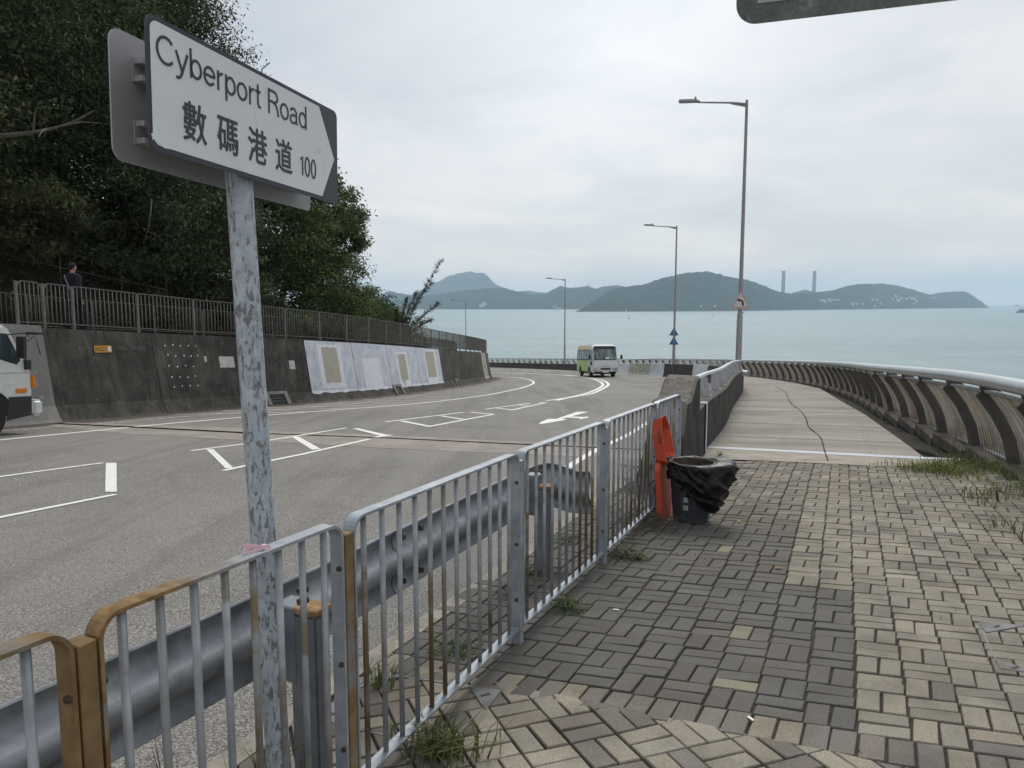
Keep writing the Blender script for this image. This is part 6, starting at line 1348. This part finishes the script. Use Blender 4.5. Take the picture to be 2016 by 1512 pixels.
# ------------------------------------------------------------------ the walking person
def skinned(name, J, E, mat, parent, sub=2):
    """J: list of (x,y,z,r) joints; E: edges; one continuous surface grown with the Skin modifier"""
    me = bpy.data.meshes.new(name); me.from_pydata([j[:3] for j in J], E, []); o = link(name, me, parent, [mat]); o.modifiers.new('skin', 'SKIN').use_smooth_shade = True
    for i, v in enumerate(me.skin_vertices[0].data): v.radius = (J[i][3], J[i][4] if len(J[i]) > 4 else J[i][3]); v.use_root = (i == 0)
    s = o.modifiers.new('sub', 'SUBSURF'); s.levels = s.render_levels = sub; return o
def build_person():
    p = deckpt(25.05, 1.05, -.07); h = R(-24); root = thing('person', 'person in dark navy jacket walking on the raised walkway, back to us, head turned right', 'person', p, (0, 0, h))
    J = [(0, 0, .92, .105, .08), (0, .0, 1.10, .105, .08), (0, -.01, 1.28, .12, .085), (0, -.02, 1.39, .08, .06), (0, -.01, 1.47, .052), (0.008, .01, 1.55, .062, .072), (.010, .012, 1.62, .078, .088), (.010, .008, 1.665, .055, .06),
         (.19, -.02, 1.37, .050), (.23, -.05, 1.10, .034), (.24, .03, .86, .024), (.24, .05, .80, .020),
         (-.19, -.02, 1.37, .050), (-.235, -.03, 1.10, .034), (-.25, .03, .86, .024), (-.25, .05, .80, .020),
         (.085, .03, .84, .065), (.09, .17, .48, .045), (.09, .10, .10, .034), (.09, .17, .05, .028),
         (-.085, -.01, .84, .065), (-.09, .0, .48, .045), (-.09, -.22, .14, .034), (-.09, -.17, .07, .028),
         (.088, .03, 1.585, .014), (.105, .045, 1.585, .010)]
    E = [(0, 1), (1, 2), (2, 3), (3, 4), (4, 5), (5, 6), (6, 7), (3, 8), (8, 9), (9, 10), (10, 11), (3, 12), (12, 13), (13, 14), (14, 15), (0, 16), (16, 17), (17, 18), (18, 19), (0, 20), (20, 21), (21, 22), (22, 23), (6, 24), (24, 25)]
    for w, sx in ((11, 1), (15, -1)):
        bx, by, bz = J[w][:3]
        for k, (dx, dy, l) in enumerate(((0, .03, .070), (0, .012, .078), (0, -.006, .074), (0, -.024, .060), (-.02 * sx, .04, .045))):
            J.append((bx + dx * .6, by + dy * .7, bz - .035, .0095)); J.append((bx + dx - .004 * sx, by + dy + .012, bz - .04 - l * .5, .0085)); J.append((bx + dx - .012 * sx, by + dy + .022, bz - .04 - l * .85, .007)); n = len(J); E += [(w, n - 3), (n - 3, n - 2), (n - 2, n - 1)]
    body = skinned('body', J, E, M['skin'], root, 2)
    Jj = [(0, 0, .78, .19, .15), (0, 0, 1.06, .19, .14), (0, -.01, 1.27, .21, .15), (0, -.02, 1.40, .16, .12), (0, -.012, 1.49, .095), (.21, -.02, 1.36, .095), (.245, -.05, 1.10, .078), (.25, .03, .80, .066), (-.21, -.02, 1.36, .095), (-.25, -.03, 1.10, .078), (-.26, .03, .80, .066)]
    skinned('jacket', Jj, [(0, 1), (1, 2), (2, 3), (3, 4), (3, 5), (5, 6), (6, 7), (3, 8), (8, 9), (9, 10)], M['navy_cloth'], root, 2)
    Jt = [(0, 0, .92, .16, .13), (.085, .03, .80, .12), (.09, .16, .48, .092), (.09, .11, .05, .085), (-.085, -.01, .80, .12), (-.09, .0, .48, .092), (-.09, -.21, .09, .085)]
    skinned('trousers', Jt, [(0, 1), (1, 2), (2, 3), (0, 4), (4, 5), (5, 6)], M['dark_trousers'], root, 2)
    for sx, y, z, a in ((1, .14, .045, 0), (-1, -.19, .085, -.5)):
        b = MB(); Mx = Matrix.Rotation(a, 3, 'X'); b.box((sx * .09, y, z), (.09, .27, .085), Mx, taper=.8); b.build('shoe', M['shoe_dark'], root, True, bevel=.02, seg=2)
    # hair: cap over the crown and back of the head
    bm = bmesh.new(); bmesh.ops.create_uvsphere(bm, u_segments=20, v_segments=14, radius=1)
    for v in bm.verts:
        n = noise.noise(v.co * 6) * .05; v.co = Vector((v.co.x * .094 * (1 + n) + .008, v.co.y * .104 * (1 + n) - .006, v.co.z * .100 * (1 + n) + 1.632))
    bmesh.ops.delete(bm, geom=[v for v in bm.verts if v.co.z < 1.588 and v.co.y > -.03 or v.co.z < 1.535 or (v.co.x > .035 and v.co.y > .02 and v.co.z < 1.64)], context='VERTS'); me = bpy.data.meshes.new('hair'); bm.to_mesh(me); bm.free(); ho = link('hair', me, root, [M['hair_black']]); so_ = ho.modifiers.new('t', 'SOLIDIFY'); so_.thickness = .012
    st = MB(); P = catmull([(-.14, -.115, 1.42), (-.03, -.158, 1.28), (.10, -.155, 1.10), (.175, -.09, .98)], 6)
    for a, b in zip(P, P[1:]): st.bar(a, b, .006, .032, up=(0, 1, 0))
    st.build('bag_strap', M['strap_grey'], root); root.scale = (1.07, 1.07, 1.08)
build_person()

# ------------------------------------------------------------------ large road sign seen from behind, top right
def build_overhead_sign():
    h = R(19.5); w = Vector((math.cos(h), -math.sin(h), 0)); up = Vector((0, 0, 1)); n = Vector((-math.sin(h), -math.cos(h), 0)); P0 = Vector((1.438, 5.02, 3.42)); root = thing('road_sign', 'weathered grey back of a large road sign reaching in at the top right corner', 'road sign', (3.55, 4.28, gz(4.28)))
    F = frame(P0 - root.location, w, up, n); MB().prism(rrect(0, 0, 2.7, 1.2, .13, 8), .004, F).build('plate', M['sign_back_weathered'], root)
    b = MB(); b.prism([(.13, .12), (.34, .12), (.34, .21), (.13, .21)], .006, F, z0=.0045); b.build('bracket_plate', M['sign_grey'], root)
    for y in (.25, .9): c = MB(); c.prism([(.1, y), (2.6, y), (2.6, y + .05), (.1, y + .05)], .04, F, z0=.0045); c.build('stiffener', M['sign_grey'], root)
    m = MB(); m.tube([(0, 0, -.2), (0, 0, 4.6)], .07, 14); m.build('post', M['galv'], root, True)
build_overhead_sign()

# ------------------------------------------------------------------ sea, far land
def build_sea():
    V = []; F = []; ys = [20, 120, 400, 1000, 2200, 4000, 8000, 14000]; xs = [-14000, -5000, -1500, -400, 0, 400, 1500, 5000, 14000]
    ys = [-600] + ys
    for y in ys:
        for x in xs: V.append((x, y, SEA_Z))
    n = len(xs); F = [(j * n + i, j * n + i + 1, (j + 1) * n + i + 1, (j + 1) * n + i) for j in range(len(ys) - 1) for i in range(n - 1)]
    o = MB().add(V, F).build('sea', M['sea_water']); o['kind'] = 'structure'
build_sea()
TP = 159 / 1470; CP_, SP_ = 1 / math.sqrt(1 + TP * TP), TP / math.sqrt(1 + TP * TP)
def bearing(u, v):
    """ground bearing (x per y) and rise (z per y) of a sight line in the 2016-px survey picture"""
    a, b = (u - 1008) / 1470, (756 - v) / 1470; dy = CP_ + b * SP_; return a / dy, (b * CP_ - SP_) / dy
LAND = {}
def build_land(name, sky, shore, depth, mat, seed, rough, rows=26, kind='structure'):
    """ridge with a surveyed skyline; shore = [(u, distance)]; depth = metres from shore to crest"""
    us = []; u = sky[0][0]
    while u <= sky[-1][0]: us.append(u); u += 1.5
    nr = rows; V = []; F = []; info = []
    for i, u in enumerate(us):
        v = lerp(sky, u); d0 = lerp(shore, u); bx, rz = bearing(u, v); d1 = d0 + depth * min(1, .35 + max(0, (605 - v)) / 60.0); top = CAM_H + rz * d1 - SEA_Z; jit = noise.noise((u * .9, seed, 0)) * .7 + noise.noise((u * .35, seed, 0)) * .7 + .7 * noise.noise((u * .09, seed, 3)); top = max(2.0, top + jit * rough); info.append((u, d0, d1, top))
        for k in range(nr):
            f = k / (nr - 7) if k < nr - 6 else 1 + (k - (nr - 7)) / 6 * .8
            y = d0 + (d1 - d0) * f; x = bx * y; ff = min(f, 1); hh = math.sin(ff * math.pi / 2) ** .85 if f <= 1 else max(-.05, 1 - (f - 1) * 1.3)
            p = Vector((x / 160, y / 160, seed)); bumpy = ((noise.fractal(p, .9, 2.1, 5) * .14 - abs(noise.noise(Vector((x / 210, y / 420, seed + 5)))) * .34) * math.sin(min(f, 1) * math.pi) if f < 1 else 0)
            z = SEA_Z + top * max(-.02, hh + bumpy * .9) + (0 if k else -1.5); V.append((x, y, z))
        if i: F += [((i - 1) * nr + k, i * nr + k, i * nr + k + 1, (i - 1) * nr + k + 1) for k in range(nr - 1)]
    o = MB().add(V, F).build(name, M[mat], smooth='all'); o['kind'] = kind; LAND[name] = (us, nr, V); return o
def land_point(name, u, v):
    us, nr, V = LAND[name]; i = min(range(len(us)), key=lambda k: abs(us[k] - u)); best = None; _, rz = bearing(u, v)
    for k in range(nr - 6):
        x, y, z = V[i * nr + k]; e = abs((z - CAM_H) / y - rz)
        if best is None or e < best[0]: best = (e, Vector((x, y, z)))
    q = best[1].copy(); q.x = bearing(u, v)[0] * q.y; return q
def build_far():
    sky1 = [(1133, 614.2), (1138, 610), (1152, 604), (1165, 594), (1178.6, 586), (1196, 575), (1214, 567), (1241, 563.4), (1271, 559.5), (1295, 550.6), (1315, 544.6), (1333, 541), (1352, 537), (1370, 535.7), (1399.5, 538), (1432.6, 544.6), (1465.6, 550), (1489, 556), (1515, 567.7), (1535, 575), (1548, 577.6), (1565, 578), (1598, 576), (1611, 575.3), (1647, 570), (1667, 562.8), (1690, 558.8), (1730, 558.8), (1763, 561), (1796, 569.4), (1819, 577.6), (1832, 580.3), (1845.5, 576.6), (1865, 574.7), (1898.5, 573.3), (1911.6, 579.3), (1928, 591), (1944.6, 603), (1949, 606)]
    build_land('headland', sky1, [(1133, 2950), (1240, 3020), (1350, 3150), (1465, 3300), (1600, 3800), (1750, 4500), (1949, 5300)], 750, 'land_near', 1.3, 5)
    sky2 = [(740, 585), (768, 573), (786, 577), (803, 580), (830, 583), (869, 577), (917, 571), (958, 568), (988, 566), (1006, 571), (1024, 574.4), (1047, 579), (1071, 580), (1086, 571.4), (1104, 563), (1122, 567), (1140, 565.5), (1158, 562.5), (1172, 569), (1190, 564), (1211, 561.6), (1226, 563), (1260, 575)]
    build_land('island_hills', sky2, [(740, 4150), (1130, 4150), (1260, 4200)], 1100, 'land_far', 4.1, 4)
    sky3 = [(740, 590), (785, 583), (812, 580), (827, 573), (851, 558), (866, 553), (884, 543), (905, 538.7), (925.6, 533.6), (940, 538), (952, 538), (961, 544.6), (970, 555), (988, 566), (1010, 575), (1030, 590)]
    build_land('mountain', sky3, [(740, 6600), (1030, 6600)], 1400, 'land_far', 7.7, 5)
    build_land('distant_ridge', [(1000, 590), (1024, 573), (1040, 572), (1060, 575), (1075, 576), (1100, 590)], [(1000, 6800), (1100, 6800)], 900, 'land_far', 9.7, 3)
    build_land('distant_hill', [(1540, 588), (1560, 577), (1584.5, 570), (1600, 574), (1625, 588)], [(1540, 5000), (1625, 5000)], 700, 'land_far', 11.7, 3)
    for u, lab in ((1543, 'left one of the two tall power station chimneys behind the headland'), (1604, 'right one of the two tall power station chimneys behind the headland')):
        D = 4650; bx, rz = bearing(u, 535); x, y = bx * D, D; top = CAM_H + rz * D; r = thing('power_station_chimney', lab, 'chimney', (x, y, SEA_Z), group='power station chimneys'); H = top - SEA_Z; m = MB(); m.tube([(0, 0, 0), (0, 0, H * .5), (0, 0, H)], [13, 11.5, 10], 14); m.build('shaft', M['chimney'], r, True); MB().tube([(0, 0, H - .5), (0, 0, H + 5)], 10.8, 14).build('rim', M['chimney'], r)
    D = 4800; bx, rz = bearing(1161, 559); r = thing('wind_turbine', 'small white wind turbine on the far island ridge left of the headland', 'wind turbine', (bx * D, D, CAM_H + rz * D - 62)); MB().tube([(0, 0, -20), (0, 0, 62)], [3.2, 2.0], 8).build('tower', M['turbine'], r, True); MB().box((0, -1, 63), (3, 8, 3.5)).build('nacelle', M['turbine'], r)
    for k in range(3): a = R(90 + 120 * k + 28); MB().tube([(0, -5.5, 63), (math.cos(a) * 12, -5.5, 63 + math.sin(a) * 12), (math.cos(a) * 26, -5.5, 63 + math.sin(a) * 26)], [1.0, 1.6, .4], 6).build('blade', M['turbine'], r)
    # white houses on the headland and along the shores
    spots = [(1617, 592, 1), (1624, 596, 1.4), (1633, 594, 1.2), (1642, 592, .9), (1650, 593, 1), (1678, 598, 1.1), (1686, 600, .8), (1698, 599, .7), (1718, 590, .9), (1727, 591, .7), (1723, 600, .8), (1734, 597, .7), (1757, 588, 1.1), (1763, 586, 1.2), (1768, 591, 1.3), (1774, 588, 1), (1784, 588, .9), (1793, 587, 1.1), (1799, 590, 1.3), (1804, 592, .9), (1800, 598, .9), (1836, 587, 1), (1843, 589, 1.1), (1407, 603, .7), (1380, 606, .6)]
    words = ['small white house', 'white flat-roofed house', 'pale blocky house']; rr = random.Random(12)
    def house(label, p, s, grp):
        r = thing('house', label, 'house', p, (0, 0, rr.uniform(-.5, .5)), group=grp); w, d, h = 13 * s * rr.uniform(.8, 1.5), 11 * s, 9 * s * rr.uniform(.8, 1.3); MB().box((0, 0, h / 2 - 3), (w, d, h + 6)).build('wall', M['house_white'], r); MB().box((0, 0, h + .6), (w + 1, d + 1, .9)).build('roof', M['house_roof'], r)
        m = MB()
        for k in range(3):
            for z in (.3, .7): m.box((-w * .3 + k * w * .3, -d / 2, h * z), (w * .15, .3, h * .18))
        m.build('window', M['window_dark'], r)
    for k, (u, v, s) in enumerate(spots):
        reg = 'at the left end of the headland village' if u < 1660 else 'low by the middle of the headland shore' if u < 1740 and v > 594 else 'alone on the middle of the headland' if u < 1740 else 'in the upper cluster on the right of the headland' if u < 1820 else 'near the right tip of the headland'
        if u < 1500: reg = 'by the headland shore left of the tall lamp'
        house(words[k % 3] + ' ' + reg, land_point('headland', u, v), s, 'white houses on the headland')
    for k, (u, v, s) in enumerate(((947, 603, 1.6), (953, 602, 1.8), (949, 606, 1.3), (1092, 607, 1), (1101, 607.5, 1.1), (852, 606, 1))): house('tiny pale house on the far island shore', land_point('island_hills', u, v), s, 'houses on the far island shore')
    # light beacon on the headland tip, sea wall strips
    p = land_point('headland', 1233, 611); b = thing('beacon', 'small white light beacon on the shore at the left end of the headland', 'beacon', p); MB().tube([(0, 0, -1), (0, 0, 9), (0, 0, 9.2), (0, 0, 12)], [3, 2.2, 1.4, .6], 8).build('tower', M['house_white'], b); MB().box((0, 0, -1), (14, 8, 2.4)).build('base', M['house_white'], b)
    # boats and buoys
    def on_sea(u, v): bx, rz = bearing(u, v); D = (SEA_Z - CAM_H) / rz; return Vector((bx * D, D, SEA_Z))
    def boat(name, label, u, v, L, hz, mats=('hull', 'house_white'), rot=0):
        p = on_sea(u, v); r = thing(name, label, 'boat', p, (0, 0, rot)); w = L * .26; P = [(-L / 2, -w / 2), (L * .3, -w / 2), (L / 2, 0), (L * .3, w / 2), (-L / 2, w / 2)]; m = MB(); m.prism(P, hz * .55, Matrix(), z0=-.5); m.build('hull', M[mats[0]], r); MB().box((-L * .08, 0, hz * .75), (L * .5, w * .7, hz * .6)).build('cabin', M[mats[1]], r); MB().tube([(-L * .05, 0, hz), (-L * .05, 0, hz * 1.7)], .3, 6).build('mast', M['hull'], r); return p
    p = boat('ferry', 'fast ferry trailing a white wake behind the tall lamp post', 1457, 619, 30, 7, ('house_white', 'hull'), math.pi)
    m = MB(); V = [(p.x + 14, p.y - 2.5, SEA_Z + .25), (p.x + 150, p.y - 9, SEA_Z + .25), (p.x + 300, p.y - 12, SEA_Z + .2), (p.x + 300, p.y + 6, SEA_Z + .2), (p.x + 150, p.y + 9, SEA_Z + .25), (p.x + 14, p.y + 3, SEA_Z + .25)]; m.add(V, [(0, 1, 4, 5), (1, 2, 3, 4)]); wk = m.build('wake', M['foam']); wk['kind'] = 'stuff'
    boat('cargo_boat', 'dark boat on the sea at the right edge below the horizon', 2013, 616, 42, 12, ('hull', 'hull'), .1); boat('cargo_boat', 'hazy ship on the horizon near the right edge', 2003, 603.5, 70, 16, ('hull', 'hull'), 0)
    for u, v, lab in ((1238, 627, 'thin dark buoy mark on the water below the beacon'), (1404.5, 622, 'thin dark buoy mark on the water left of the tall lamp post')): q = on_sea(u, v); m = MB(); m.tube([(0, 0, -1), (0, 0, 1.4), (0, 0, 1.5), (0, 0, 7)], [2, 2, .5, .3], 8); m.box((0, 0, 7), (1.4, 1.4, 1.6)); o = m.build('buoy', M['hull']); o.location = q; tag(o, lab, 'buoy', 'channel buoys')
build_far()

# ------------------------------------------------------------------ the air between
def build_haze():
    m = bpy.data.materials.new('haze'); m.use_nodes = True; nt = m.node_tree; nt.nodes.remove(nt.nodes['Principled BSDF']); v = nt.nodes.new('ShaderNodeVolumePrincipled'); v.inputs['Color'].default_value = (.66, .84, 1.0, 1); v.inputs['Density'].default_value = 1.2e-4; v.inputs['Anisotropy'].default_value = .1
    nt.links.new(v.outputs[0], nt.nodes['Material Output'].inputs['Volume'])
    o = MB().box((0, 6700, 198), (28400, 15000, 466)).build('haze', m); o['kind'] = 'stuff'
build_haze()
